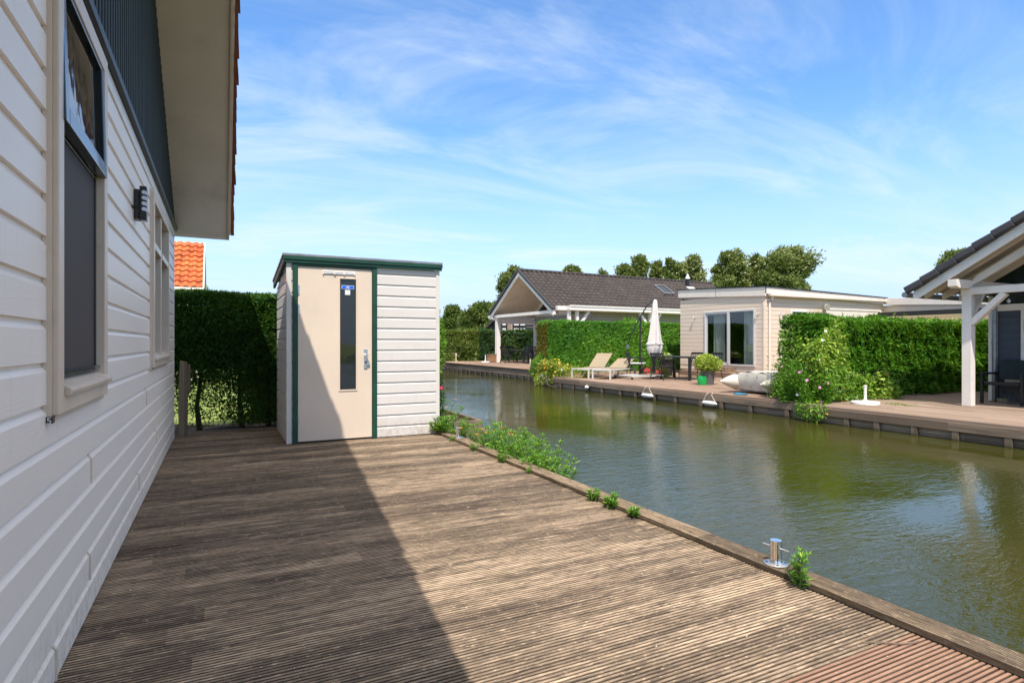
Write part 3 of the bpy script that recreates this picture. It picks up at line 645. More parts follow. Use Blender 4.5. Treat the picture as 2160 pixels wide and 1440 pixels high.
# gable with vertical battens
RY, RZ, EY, SL, NE = 4.38, 4.82, 8.234, 0.606, -0.6          # soffit ridge and slope
def sz(y): return RZ-SL*abs(y-RY)
m = MB(HO); m.prism([(WX-0.03, Y0, 2.5), (WX-0.03, Y1, 2.5), (WX-0.03, Y1, sz(Y1)), (WX-0.03, RY, RZ), (WX-0.03, Y0, sz(Y0))], (0.03, 0, 0))
yy = Y0+0.02
while yy < Y1-0.03:
    m.box(WX+0.001, WX+0.016, yy, yy+0.05, 2.556, sz(yy+0.025)-0.01); yy += 0.078
m.build('gable_cladding', batten_mat, H)
# roof: soffit, fascia, tiles
XO = 0.10
m = MB(HO)
for s_ in (1, -1):
    e = EY if s_ > 0 else NE
    m.prism([(-9, RY, RZ), (-9, e, sz(e)), (-9, e, sz(e)+0.02), (-9, RY, RZ+0.02)], (9+XO-0.022, 0, 0))
m.build('soffit', soffit_paint, H)
m = MB(HO)
for s_ in (1, -1):
    e = EY if s_ > 0 else NE
    m.prism([(XO-0.022, RY, RZ-0.025), (XO-0.022, e, sz(e)-0.025), (XO-0.022, e, sz(e)+0.10), (XO-0.022, RY, RZ+0.10)], (0.022, 0, 0))
    m.prism([(XO+0.001, RY, RZ+0.035), (XO+0.001, e, sz(e)+0.035), (XO+0.001, e, sz(e)+0.105), (XO+0.001, RY, RZ+0.105)], (0.014, 0, 0))
    m.prism([(-9, e, sz(e)-0.02), (-9, e+0.012*s_, sz(e)-0.025), (-9, e+0.012*s_, sz(e)+0.08), (-9, e, sz(e)+0.08)], (9+XO, 0, 0))
m.build('fascia', cream_paint, H, bevel=0.003)
m = MB(HO); ln = math.hypot(EY-RY, SL*(EY-RY))+0.05
nz_ = Vector((0, SL, 1)).normalized()
tiled(m, (-9, EY+0.04, sz(EY)+0.105-0.02), (1, 0, 0), (0, -1, SL), nz_, 9+XO+0.03, ln, 0.23, 0.30, 0.03, 0.02)
nz2 = Vector((0, -SL, 1)).normalized(); e = NE; ln2 = math.hypot(RY-NE, SL*(RY-NE))+0.05
tiled(m, (-9, e-0.04, sz(e)+0.105-0.02), (1, 0, 0), (0, 1, SL), nz2, 9+XO+0.03, ln2, 0.23, 0.30, 0.03, 0.02)
# verge tiles: one folded piece per course, each a little proud of the next
for s_ in (1, -1):
    d = Vector((0, -s_, SL)).normalized(); nn_ = Vector((0, s_*SL, 1)).normalized(); e = EY+0.03 if s_ > 0 else NE-0.03
    st = Vector((XO+0.017, e, sz(e)+0.075)); c = 0
    while c*0.15 < (ln if s_ > 0 else ln2)-0.1:
        a = st+d*(c*0.15); h0 = RNG.uniform(0.012, 0.034); w_ = RNG.uniform(0.028, 0.046)
        p0, p1 = a+nn_*(-h0*0.3), a+d*(0.15+RNG.uniform(0, 0.01))
        m.hexa([p0+nn_*(-0.005-h0), p0+Vector((w_, 0, 0))-nn_*(0.005+h0), p1+Vector((w_*0.8, 0, 0))-nn_*0.012, p1-nn_*0.012,
                p0+nn_*0.065, p0+Vector((w_, 0, 0))+nn_*0.06, p1+Vector((w_*0.8, 0, 0))+nn_*0.05, p1+nn_*0.05]); c += 1
m.build('roof_tiles', old_red_tile, H)
# window with open top sash and screen
def near_window(w, label):
    y0, y1, z0, z1 = w
    m = MB(HO); casing(m, 'x', WX, y0, y1, z0, z1, 0.072, 0.030, -0.06, 0.06); f = m.build('window', cream_paint, H, bevel=0.004); f['label'] = label
    m = MB(HO); casing(m, 'x', WX, y0-0.016, y1+0.016, z0-0.02, z1+0.016, 0.014, 0.012, -0.012); m.build('frame_trim', cream_paint, f)
    return f
f = near_window(w1, 'cream framed window with dark open top sash and grey insect screen')
m = MB(HO); m.prism([(WX-0.02, 2.44, 0.98), (WX+0.046, 2.44, 0.972), (WX+0.050, 2.44, 0.988), (WX+0.046, 2.44, 1.0), (WX-0.03, 2.44, 1.035)], (0, 0.83, 0)); m.build('sill', cream_paint, f, bevel=0.003)
m = MB(HO); m.box(WX-0.012, WX-0.008, 2.45, 3.19, 1.05, 1.885); m.build('insect_screen', screen_mat, f)
m = MB(HO); casing(m, 'x', WX, 2.435, 3.205, 1.036, 1.90, 0.014, -0.002, -0.016); m.box(WX-0.016, WX+0.012, 2.435, 3.205, 1.037, 1.052); m.build('screen_frame', sash_mat, f, bevel=0.002)
# open sash: hinged at the top, foot swung out
sm = MB(HO); hz, bz, oo = 2.425, 1.90, 0.014
def sp(y, z, d): q = (hz-z)/(hz-bz); return (WX+0.012+q*oo+d, y, z)
for (a0, a1, b0, b1) in ((2.42, 2.475, bz, hz), (3.155, 3.21, bz, hz), (2.475, 3.155, hz-0.055, hz), (2.475, 3.155, bz, bz+0.06)):
    sm.hexa([sp(a0, b0, -0.03), sp(a0, b0, 0.012), sp(a1, b0, 0.012), sp(a1, b0, -0.03), sp(a0, b1, -0.03), sp(a0, b1, 0.012), sp(a1, b1, 0.012), sp(a1, b1, -0.03)])
s1 = sm.build('sash', sash_mat, f, bevel=0.004)
pm = MB(HO); pm.quad(sp(2.47, bz+0.05, -0.006), sp(3.16, bz+0.05, -0.006), sp(3.16, hz-0.05, -0.006), sp(2.47, hz-0.05, -0.006)); pm.build('pane', dark_glass, s1)
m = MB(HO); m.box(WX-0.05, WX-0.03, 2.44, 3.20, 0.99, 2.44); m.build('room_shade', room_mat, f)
# small black end piece with the figure 5
m = MB(HO); m.box(WX-0.004, WX+0.018, 2.335, 2.366, 0.892, 0.914); m.build('corner_block', black_plastic, f, bevel=0.002)
def text_mesh(txt, size, name, mat, parent, loc, rot, ext=0.001):
    c = bpy.data.curves.new('t', 'FONT'); c.body = txt; c.size = size; c.extrude = ext; c.align_x = 'CENTER'
    o = bpy.data.objects.new('t', c); COL.objects.link(o); dg = bpy.context.evaluated_depsgraph_get(); me = bpy.data.meshes.new_from_object(o.evaluated_get(dg))
    bpy.data.objects.remove(o); me.materials.clear(); me.materials.append(mat); ob = bpy.data.objects.new(name, me); COL.objects.link(ob)
    ob.parent = parent; ob.location = loc; ob.rotation_euler = rot; return ob
for w_ in (w1,):
    text_mesh('5', 0.030, 'figure_mark', white_plastic, f, (WX+0.009-HO[0], 2.3335-HO[1], 0.892), (R(90), 0, 0))
f = near_window(w2, 'cream framed window with two lights and upper panes near the house corner')
m = MB(HO); m.prism([(WX-0.02, 5.49, 1.02), (WX+0.044, 5.49, 1.012), (WX+0.044, 5.49, 1.03), (WX-0.03, 5.49, 1.07)], (0, 1.42, 0)); m.build('sill', cream_paint, f, bevel=0.003)
m = MB(HO); m.box(WX-0.05, WX+0.018, 6.16, 6.225, 1.0, 2.29); m.box(WX-0.05, WX+0.024, 5.49, 6.155, 1.92, 1.975); m.box(WX-0.05, WX+0.024, 6.23, 6.91, 1.92, 1.975)
m.build('glazing_bars', cream_paint, f, bevel=0.004)
m = MB(HO); m.box(WX-0.060, WX-0.052, 5.47, 6.93, 0.99, 2.30); m.build('pane', dark_glass, f)

# wall lamp
L = thing('wall_lamp', 'black box wall lamp with four white slots between the two windows', 'wall lamp', (WX, 4.47, 2.05)); lo = L.location[:]
m = MB(lo); m.box(WX+0.001, WX+0.032, 4.44, 4.55, 1.955, 2.145); m.build('backplate', black_plastic, L, bevel=0.006)
m = MB(lo); m.box(WX+0.033, WX+0.072, 4.43, 4.50, 1.945, 2.165); body = m.build('body', dark_metal, L, bevel=0.004)
for i in range(4):
    z = 2.125-i*0.036; m = MB(lo); m.tube([(WX+0.058, 4.4285, z), (WX+0.058, 4.431, z)], 0.0125, 14); m.prism([(WX+0.058, 4.4282, z+0.0125), (WX+0.0735, 4.4282, z+0.006), (WX+0.0735, 4.4282, z-0.016), (WX+0.060, 4.4282, z-0.012)], (0, 0.03, 0)); m.build('lens', lamp_white, L)
m = MB(lo); m.box(WX+0.040, WX+0.068, 4.436, 4.494, 1.9435, 1.9448); m.build('bottom_glass', lamp_white, L)
m = MB(lo); m.tube([(WX+0.015, 4.441, 2.03), (WX+0.015, 4.425, 2.03)], 0.006, 8); m.build('screw', black_plastic, L)

# ================================================================ SHED
shed_trim = simple('shed_trim', (0.66, 0.62, 0.57), 0.45, var=0.05, dirt=(0.42, 0.38, 0.32), dirtamt=0.3)
S = thing('shed', 'small white clad shed with green trim and beige door on the deck', 'shed', (1.6, 7.7, 0)); SO = S.location[:]
sx0, sx1, sy0, sy1 = 0.676, 2.50, 7.08, 8.42; zf, zb = 2.07, 1.90
m = MB(SO)
siding(m, (sx0+0.05, sy0, 0), (1, 0, 0), (0, -1, 0), 0.03, 0.01, zf, 0.133, (), 0.016, 0.01); m.build('front_wall', shed_siding, S)
m = MB(SO); siding(m, (1.70, sy0, 0), (1, 0, 0), (0, -1, 0), sx1-1.70-0.03, 0.01, zf, 0.133, (), 0.016, 0.01); m.build('front_wall', shed_siding, S)
m = MB(SO); k = (zf-zb)/(sy1-sy0)
siding(m, (sx0, sy1, 0), (0, -1, 0), (-1, 0, 0), sy1-sy0, 0.01, zf, 0.133, (), 0.012, 0.01, ur=lambda z: (max(0.03, min(1.30, (z-zb)/k)), sy1-sy0-0.05))
m.build('side_wall', shed_siding, S)
m = MB(SO); m.prism([(sx1-0.02, sy0+0.02, 0), (sx1-0.02, sy1, 0), (sx1-0.02, sy1, zb), (sx1-0.02, sy0+0.02, zf)], (0.015, 0, 0)); m.box(sx0+0.02, sx1, sy1-0.02, sy1, 0, zb); m.build('rear_wall', shed_siding, S)
for (a, b, c, d) in ((sx0-0.006, sx0+0.05, sy0-0.006, sy0+0.05), (sx1-0.045, sx1+0.004, sy0-0.006, sy0+0.04)):
    m = MB(SO); m.box(a, b, c, d, 0.004, zf); m.build('corner_trim', shed_trim, S, bevel=0.004)
m = MB(SO); m.hexa([(sx0-0.05, sy0-0.05, zf+0.076), (sx1+0.03, sy0-0.05, zf+0.076), (sx1+0.03, sy1+0.06, zb+0.076), (sx0-0.05, sy1+0.06, zb+0.076),
                    (sx0-0.05, sy0-0.05, zf+0.105), (sx1+0.03, sy0-0.05, zf+0.105), (sx1+0.03, sy1+0.06, zb+0.105), (sx0-0.05, sy1+0.06, zb+0.105)]); rf = m.build('roof', zinc, S, bevel=0.003)
m = MB(SO); m.box(sx0-0.04, sx1+0.025, sy0-0.038, sy0-0.014, zf-0.0, zf+0.073); m.box(sx0-0.045, sx1+0.03, sy0-0.05, sy0-0.040, zf+0.035, zf+0.074)
m.build('roof_fascia', green_paint, S, bevel=0.002)
m = MB(SO); m.hexa([(sx0-0.04, sy0-0.012, zf-0.01), (sx0-0.012, sy0-0.012, zf-0.01), (sx0-0.012, sy1+0.05, zb-0.01), (sx0-0.04, sy1+0.05, zb-0.01), (sx0-0.04, sy0-0.012, zf+0.072), (sx0-0.012, sy0-0.012, zf+0.072), (sx0-0.012, sy1+0.05, zb+0.072), (sx0-0.04, sy1+0.05, zb+0.072)])
m.build('side_fascia', green_paint, S, bevel=0.002)
# door frame + door
m = MB(SO); m.box(0.735, 0.79, sy0-0.022, sy0+0.06, 0.003, zf-0.002); m.box(1.645, 1.70, sy0-0.022, sy0+0.06, 0.003, zf-0.002); m.box(0.79, 1.645, sy0-0.022, sy0+0.06, zf-0.030, zf-0.002)
m.build('door_frame', green_paint, S, bevel=0.004)
px0, px1, pz0, pz1 = 1.262, 1.452, 0.60, 1.915; dy = sy0-0.004
m = MB(SO)
for (a, b, c, d) in ((0.795, px0, 0.022, zf-0.034), (px1, 1.64, 0.022, zf-0.034), (px0, px1, 0.022, pz0), (px0, px1, pz1, zf-0.034)): m.box(a, b, dy, dy+0.045, c, d)
D = m.build('door', door_paint, S)
m = MB(SO); casing(m, 'y', dy, px0-0.012, px1+0.012, pz0-0.015, pz1+0.012, 0.014, -0.008, 0.004); m.build('glazing_bead', door_paint, D, bevel=0.002)
m = MB(SO); m.box(px0, px1, dy+0.014, dy+0.018, pz0, pz1); m.build('pane', dark_glass, D)
m = MB(SO); m.box(1.285, 1.428, dy+0.0095, dy+0.0125, 1.795, 1.838); st = m.build('sticker', white_sticker, D)
m = MB(SO); m.box(1.289, 1.424, dy+0.008, dy+0.0093, 1.799, 1.834); m.build('sticker_face', blue_sticker, st)
m = MB(SO)
for (a, b, c, d) in ((1.340, 1.374, 1.820, 1.829), (1.333, 1.380, 1.803, 1.812)):
    n = 6
    for i in range(n): m.box(a+(b-a)*i/n, a+(b-a)*(i+0.78)/n, dy+0.0068, dy+0.0079, c, d)
m.build('sticker_lettering', white_sticker, st)
m = MB(SO); m.box(1.324, 1.385, dy+0.0095, dy+0.0125, 1.725, 1.785); m.build('small_sticker', white_sticker, D, bevel=0.006)
m = MB(SO)
for z in (1.967, 1.985): m.box(1.075, 1.43, dy-0.014, dy-0.001, z, z+0.009)
m.box(1.07, 1.435, dy-0.006, dy-0.0005, 1.957, 2.001)
for x in (1.19, 1.30): m.box(x, x+0.02, dy-0.022, dy-0.006, 1.960, 2.0)
for x in (1.066, 1.428): m.box(x, x+0.012, dy-0.017, dy-0.0005, 1.956, 2.002)
m.build('vent', white_plastic, D, bevel=0.002)
m = MB(SO); m.box(1.545, 1.585, dy-0.010, dy-0.001, 0.845, 1.085); hp = m.build('handle_plate', steel, D, bevel=0.004)
m = MB(SO); m.tube([(1.566, dy-0.012, 1.0), (1.566, dy-0.045, 1.0), (1.566, dy-0.055, 1.0)], [0.012, 0.024, 0.020], 16); m.build('knob', steel, hp, smooth=True)
m = MB(SO); m.tube([(1.566, dy-0.010, 0.925), (1.566, dy-0.014, 0.925)], 0.012, 14); m.box(1.563, 1.569, dy-0.0145, dy-0.0139, 0.912, 0.930); m.build('keyhole', black_plastic, hp)
m = MB(SO); m.tube([(1.592, dy-0.006, 0.905), (1.592, dy-0.020, 0.905)], 0.022, 14); m.build('lock_cover', steel, hp)
for z in (1.50, 1.72, 0.25):
    m = MB(SO); m.tube([(0.796, dy-0.012, z), (0.796, dy-0.012, z+0.09)], 0.007, 8); m.box(0.797, 0.812, dy-0.006, dy-0.0005, z-0.01, z+0.10); m.build('hinge', steel, D)

# weathered post beside the hedge
m = MB((-0.40, 8.30, 0)); m.prism([(-0.46, 8.25, -0.05), (-0.37, 8.25, -0.05), (-0.36, 8.25, 0.60), (-0.37, 8.25, 0.92), (-0.45, 8.25, 0.935), (-0.465, 8.25, 0.4)], (0, 0.09, 0.0))
m.box(-0.365, -0.335, 8.26, 8.33, 0.55, 0.89)
tag(m.build('garden_post', post_wood, bevel=0.006), 'short weathered wooden post standing between house corner and hedge', 'post')

# ================================================================ LEFT HEDGE
def trunks(t, org):
    m = MB(org)
    for x in (-0.62, -0.25, 0.28, 0.62, 1.0, 1.5, 2.1):
        y = 9.05+RNG.uniform(-0.1, 0.1); pts = [(x, y, -0.06)]
        for z in (0.3, 0.65, 1.0): pts.append((x+RNG.uniform(-.05, .05), y+RNG.uniform(-.05, .05), z))
        m.tube(pts, [0.038, 0.03, 0.024, 0.018], 7)
        for b in range(13):
            z = RNG.uniform(0.05, 0.9); a = RNG.uniform(0, 6.28); l = RNG.uniform(0.15, 0.45)
            m.tube([(x, y, z), (x+l*0.5*math.cos(a), y+l*0.5*math.sin(a), z+0.05), (x+l*math.cos(a), y+l*math.sin(a), z+RNG.uniform(-0.08, 0.16))], [0.008, 0.005, 0.002], 4)
    m.build('trunks', bark, t)
def thin(P):   # sparse near the ground, dense above
    z = P[:, 2]; q = ((z-0.02)/0.72).clip(0, 1)**1.35
    q = np.maximum(q, np.where(P[:, 0]+0.3*wob(P, 5, 8) > -0.02, 0.52, 0.07))*(1+0.7*wob(P, 7, 3)); return RNG.random(len(P)) < q
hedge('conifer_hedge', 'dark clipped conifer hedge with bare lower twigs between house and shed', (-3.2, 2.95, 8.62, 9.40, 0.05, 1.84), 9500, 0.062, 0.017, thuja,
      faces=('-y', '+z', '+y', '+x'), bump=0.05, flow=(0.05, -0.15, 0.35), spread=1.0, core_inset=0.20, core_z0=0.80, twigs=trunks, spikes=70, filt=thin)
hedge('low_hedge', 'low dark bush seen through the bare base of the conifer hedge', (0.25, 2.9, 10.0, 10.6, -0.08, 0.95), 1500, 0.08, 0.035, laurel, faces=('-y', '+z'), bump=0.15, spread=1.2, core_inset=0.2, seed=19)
blob('shrub', 'leafy bright green shrub rising behind the right side of the shed', 'shrub', (3.05, 9.75, 0.95), (0.42, 0.8, 1.12), 9000, 0.07, 0.024, lush, seed=4, stems=5, lump=0.2)
blob('flowering_bush', 'low dark bush with a few red flowers at the water beside the shed', 'shrub', (3.05, 9.2, 0.30), (0.25, 0.5, 0.50), 2200, 0.05, 0.02, laurel, seed=8, stems=4, flowers=((petal_r, 9, 0.035),))

# ================================================================ RED ROOFED HOUSE behind the hedge
t = thing('house', 'neighbouring house with bright orange red pantile roof above the left hedge', 'house', (-4, 24, 0)); o = t.location[:]
m = MB(o); tiled(m, (-9, 21.9, 2.98), (1, 0, 0), (0, 1, 1.02), (0, -1.02, 1), 8.46, 2.42, 0.24, 0.27, 0.06, 0.045); m.build('roof', red_tile, t)
m = MB(o); siding(m, (-9, 22.2, -0.1), (1, 0, 0), (0, -1, 0), 8.35, 0, 3.0, 0.16); m.prism([(-0.66, 22.2, -0.1), (-0.66, 25.0, -0.1), (-0.66, 25.0, 3.1), (-0.66, 23.6, 4.52), (-0.66, 22.2, 3.1)], (0.03, 0, 0)); m.build('wall', cream_siding, t)
m = MB(o); m.tube([(-9, 21.84, 2.93), (-0.50, 21.84, 2.93)], 0.055, 8); m.box(-9, -0.52, 21.9, 22.2, 2.93, 2.95); m.build('gutter', white_paint, t)
m = MB(o)
for y_, s_ in ((21.86, 1), (25.4, -1)): m.prism([(-0.53, y_, 2.98), (-0.53, 23.62, 4.75), (-0.53, 23.62, 4.60), (-0.53, y_, 2.83)], (0.05, 0, 0))
m.prism([(-9, 25.4, 2.98), (-9, 23.6, 4.73), (-9, 23.6, 4.66), (-9, 25.4, 2.9)], (8.5, 0, 0)); m.build('barge_board', soffit_paint, t)

# ================================================================ MOORING BOLLARDS, PLANTER, WEEDS
def bollard(label, loc, rz=0.0, sc=1.0):
    t = thing('mooring_bollard', label, 'bollard', loc, rz)
    m = MB(); m.lathe([(0.0, 0.002), (0.064, 0.002), (0.067, 0.005), (0.062, 0.009), (0.034, 0.012), (0.033, 0.014)], n=32); b = m.build('base_plate', steel, t, smooth=True)
    m = MB(); m.lathe([(0.036, 0.010), (0.0325, 0.018), (0.031, 0.05), (0.031, 0.150), (0.0, 0.1505)], n=32); m.build('post', chrome, t, smooth=True)
    m = MB(); m.tube([(0, -0.082, 0.103), (0, 0.082, 0.103)], 0.006, 12); m.build('cross_bar', chrome, t, smooth=True)
    for a in (0.8, 2.35, 3.9, 5.5):
        m = MB(); m.lathe([(0.008, 0.010), (0.006, 0.013), (0, 0.0135)], (0.049*math.cos(a), 0.049*math.sin(a), 0), 8); m.build('bolt', dark_metal, t)
    t.scale = (0.90, 0.90, 0.80)
    return t
bollard('polished steel mooring bollard with cross bar in the foreground', (2.524, 2.05, 0.032), R(4))
bollard('polished steel mooring bollard among the green weeds near the shed', (2.528, 6.48, 0.032), R(-3))
t = thing('planter_box', 'timber edged planter bed at the water beside the shed', 'planter', (3.0, 9.6, 0)); o = t.location[:]
m = MB(o); m.box(2.56, 3.34, 7.62, 7.66, -0.9, 0.06); m.build('front_board', facer_wood, t, bevel=0.004)
m = MB(o); m.box(3.30, 3.34, 7.662, 12.0, -0.9, 0.06); m.build('side_board', facer_wood, t, bevel=0.004)
m = MB(o); m.box(3.342, 3.42, 7.8, 12.0, -0.9, -0.02); m.build('capping', kerb_mat, t)
m = MB(o); m.box(2.5, 3.30, 7.66, 12.0, -0.7, 0.0); m.build('soil', soil, t)
stalky('flowering_plant', 'bushy plant with orange flowers growing inside the timber planter bed', (2.88, 8.15, 0.0), 0.30, 16, 0.075, 0.32, spread=0.30, flowers=((petal_o, 9, 0.028),), cat='plant')
stalky('leafy_plant', 'green plant growing in the back of the timber planter bed', (3.05, 9.1, 0.0), 0.30, 12, 0.08, 0.3, spread=0.26, cat='plant')
# the dense patch leaning over the edge board
pl = [(2.50, 7.05, 0.02, 0.18, 14, 'low green weed against the right corner of the shed', ()),
      (2.66, 6.95, -0.1, 0.27, 18, 'leafy weed between the shed corner and the far bollard', ()),
      (2.78, 6.20, -0.25, 0.44, 34, 'weed clump with orange flowers right behind the far bollard', ((petal_o, 7, 0.03),)),
      (2.78, 5.75, -0.25, 0.46, 34, 'weed clump with one red flower second from the far bollard', ((petal_r, 2, 0.03),)),
      (2.76, 5.35, -0.25, 0.44, 34, 'tallest lance leaved weed clump in the middle of the water edge patch', ()),
      (2.74, 4.98, -0.25, 0.42, 32, 'lance leaved weed clump toward the near side of the water edge patch', ()),
      (2.72, 4.68, -0.25, 0.36, 26, 'nearest weed clump of the water edge patch leaning to the canal', ())]
for (x, y, z, h, n, lab, fl) in pl: stalky('weed', lab, (x, y, z), h, n, 0.10, 0.28, spread=0.20, pairs=12, flowers=fl, group='weeds along the deck edge', cat='weed')
sw = [(2.445, 1.86, 0.15, 9, 0.06, 'fresh green weed sprouting at the edge board beside the foreground bollard', 0.035),
      (2.45, 3.10, 0.06, 9, 0.055, 'tiny weed tuft at the edge board, nearest of the three small tufts', 0.03),
      (2.45, 3.34, 0.085, 14, 0.06, 'small weed tuft at the edge board, middle of the three small tufts', 0.05),
      (2.45, 3.55, 0.07, 10, 0.055, 'small weed tuft at the edge board, farthest of the three small tufts', 0.035),
      (2.44, 5.08, 0.09, 9, 0.06, 'spiky weed tuft on the deck side of the edge board below the tall patch', 0.04),
      (2.43, 5.80, 0.06, 9, 0.045, 'flat weed tuft on the deck side of the edge board near the far bollard', 0.06),
      (2.44, 6.45, 0.05, 6, 0.04, 'dark little weed at the foot of the far bollard', 0.03),
      (2.62, 4.42, 0.06, 5, 0.045, 'single weed sprig on the water side past the tall patch', 0.02),
      (2.45, 4.55, 0.05, 5, 0.04, 'thin weed sprig on the deck side just before the tall patch', 0.02)]
for (x, y, h, n, L_, lab, sp_) in sw: stalky('weed', lab, (x, y, 0.0), h, n, L_, 0.30, spread=sp_, pairs=5, group='weeds along the deck edge')
# fallen bits on the deck
m = MB((2.1, 1.35, 0)); m.tube([(2.20, 1.40, 0.006), (2.26, 1.36, 0.010), (2.32, 1.32, 0.008), (2.39, 1.30, 0.012)], [0.0022, 0.0028, 0.0028, 0.002], 5); m.tube([(2.255, 1.365, 0.010), (2.26, 1.41, 0.012), (2.24, 1.45, 0.01)], 0.0012, 4)
tag(m.build('twig', post_wood), 'small dry twig lying on the deck near the bottom right', 'twig')
n = 260; P = np.stack([RNG.uniform(-0.4, 2.4, n), RNG.uniform(1.2, 7, n), np.full(n, 0.004)], 1)
struct(leaves('leaf_litter', P, RNG.normal(size=(n, 3))*np.array([1, 1, 0.1]), RNG.normal(size=(n, 3))*0.3+np.array([0, 0, 1]), RNG.uniform(0.006, 0.016, n), 0.005, leafmat('litter', (0.35, 0.28, 0.18), (0.62, 0.58, 0.5), trans=0.0)), 'stuff')

# ================================================================ COTTAGE with dark tiled roof (far left), local frame: x = into the plot, y = along the canal
T = thing('cottage', 'light grey cottage with dark tiled gable roof and open porch across the canal', 'cottage', (14.4, 27.85, 0), R(2.4))
def mb(): return MB()
AZ, EZ, HW, CSL = 5.06, 2.86, 3.35, 0.657
m = mb(); vl = math.hypot(HW+0.1, (HW+0.1)*CSL)+0.02
tiled(m, (-0.12, -HW-0.1, AZ-(HW+0.1)*CSL), (1, 0, 0), (0, 1, CSL), (0, -CSL, 1), 14.6, vl, 0.30, 0.33, 0.065, 0.022)
tiled(m, (-0.12, HW+0.1, AZ-(HW+0.1)*CSL), (1, 0, 0), (0, -1, CSL), (0, CSL, 1), 14.6, vl, 0.30, 0.33, 0.065, 0.022)
m.tube([(-0.15, 0, AZ+0.03), (14.5, 0, AZ+0.03)], 0.09, 8)
roofp = m.build('roof', dark_tile, T)
m = mb()
for s_ in (1, -1):
    for i in range(12):
        a = i*0.335; y0 = s_*(HW+0.12-a*math.cos(0.581)); z0 = AZ-(HW+0.12)*CSL+a*math.sin(0.581); y1 = s_*(HW+0.12-(a+0.345)*math.cos(0.581)); z1 = z0+0.345*math.sin(0.581)
        m.bar((-0.15, y0, z0+0.04), (-0.15, y1, z1+0.03), 0.08, 0.13)
m.build('verge_tiles', verge_tile, roofp)
for (lx, lz) in ((12.3, 4.35),):
    pass
m = mb()
for s_ in (1, -1):
    m.prism([(-0.10, 0, AZ-0.06), (-0.10, s_*(HW+0.05), AZ-0.06-(HW+0.05)*CSL), (-0.10, s_*(HW+0.05), AZ-0.32-(HW+0.05)*CSL), (-0.10, s_*(HW-0.25), AZ-0.32-(HW-0.25)*CSL+0.02), (-0.10, 0, AZ-0.30)], (0.045, 0, 0))
    m.box(-0.08, 0.10, s_*(HW-0.24), s_*(HW+0.06), EZ-0.30, EZ-0.02)
m.build('barge_board', white_paint, T, bevel=0.005)
m = mb()
for s_ in (1, -1): m.prism([(-0.05, 0, AZ-0.10), (-0.05, s_*HW, AZ-0.10-HW*CSL), (-0.05, s_*HW, AZ-0.13-HW*CSL), (-0.05, 0, AZ-0.13)], (14.4, 0, 0))
m.build('soffit', soffit_paint, T)
m = mb(); m.box(0.0, 0.14, -HW+0.15, HW-0.2, 2.62, 2.78); m.box(0.15, 2.6, HW-0.5, HW-0.36, 2.30, 2.62); m.box(0.0, 2.6, HW-0.34, HW-0.10, 2.50, 2.75)
m.build('porch_beam', white_paint, T, bevel=0.006)
# box gutter along the near eave
m = mb(); m.box(0.5, 14.6, -HW-0.62, -HW-0.10, 2.76, 2.97); m.box(0.5, 14.6, -HW-0.65, -HW-0.622, 2.93, 3.0); m.box(0.02, 0.5, -HW-0.30, -HW-0.10, 2.76, 2.97)
m.build('eaves_box', white_paint, T, bevel=0.005)
m = mb(); m.box(0.0, 1.4, HW+0.08, HW+0.45, 2.62, 2.84); m.build('side_eaves', white_paint, T, bevel=0.005)
for (a, b) in ((0.05, HW-0.46),):
    m = mb(); m.box(a, a+0.24, b-0.12, b+0.12, 0.052, 2.62); m.build('post', white_paint, T, bevel=0.006)
# eave posts with braces
for (x, br) in ((0.55, 0), (1.02, 1), (5.75, 2)):
    m = mb(); m.box(x, x+0.15, -HW-0.45, -HW-0.30, 0.0, 2.76); p_ = m.build('post', white_paint, T, bevel=0.006)
    m = mb()
    if br >= 1: m.bar((x+0.13, -HW-0.375, 1.95), (x+0.80, -HW-0.375, 2.74), 0.11, 0.13)
    if br == 2: m.bar((x+0.02, -HW-0.375, 1.95), (x-0.65, -HW-0.375, 2.74), 0.11, 0.13)
    if br: m.build('brace', white_paint, p_, bevel=0.004)
# walls
m = mb()
siding(m, (2.6, HW-0.55, 0), (0, -1, 0), (-1, 0, 0), 2*HW-0.95, 0.05, 2.72, 0.16, [(0.22, 3.1, 0, 2.32), (3.7, 5.4, 0.9, 2.3)])
siding(m, (2.6, -HW+0.4, 0), (1, 0, 0), (0, -1, 0), 11.6, 0.0, 2.9, 0.16, [(0.55, 1.75, 0.9, 2.25), (3.0, 4.05, 1.2, 2.33)])
siding(m, (14.2, HW-0.55, 0), (-1, 0, 0), (0, 1, 0), 11.6, 0.0, 2.9, 0.16)
m.build('wall', grey_siding, T)
gm = mb(); gm.prism([(2.62, -HW+0.42, 2.72), (2.62, -0.9, 2.72), (2.62, -0.9, AZ-0.16-0.9*CSL)][:3]+[(2.62, 0.02, AZ-0.16), (2.62, HW-0.5, AZ-0.16-(HW-0.5)*CSL), (2.62, HW-0.5, 2.72)], (0.05, 0, 0)); gm.build('gable_wall', soffit_paint, T)
m = mb(); m.box(2.55, 2.59, HW-0.66, HW-0.54, 0.05, 2.5); m.build('corner_trim', white_paint, T)
m = mb(); y0 = HW-0.55-0.22
for (a, b, c, d) in ((y0-0.06, y0, 0.1, 2.32), (y0-1.42, y0-1.34, 0.1, 2.32), (y0-2.88, y0-2.80, 0.1, 2.32), (y0-2.88, y0, 2.24, 2.32), (y0-2.88, y0, 0.05, 0.13)): m.box(2.54, 2.62, a, b, c, d)
sdoor = m.build('sliding_door', white_plastic, T)
m = mb(); m.box(2.58, 2.59, y0-2.8, y0-0.06, 0.13, 2.24); m.build('pane', glass, sdoor)
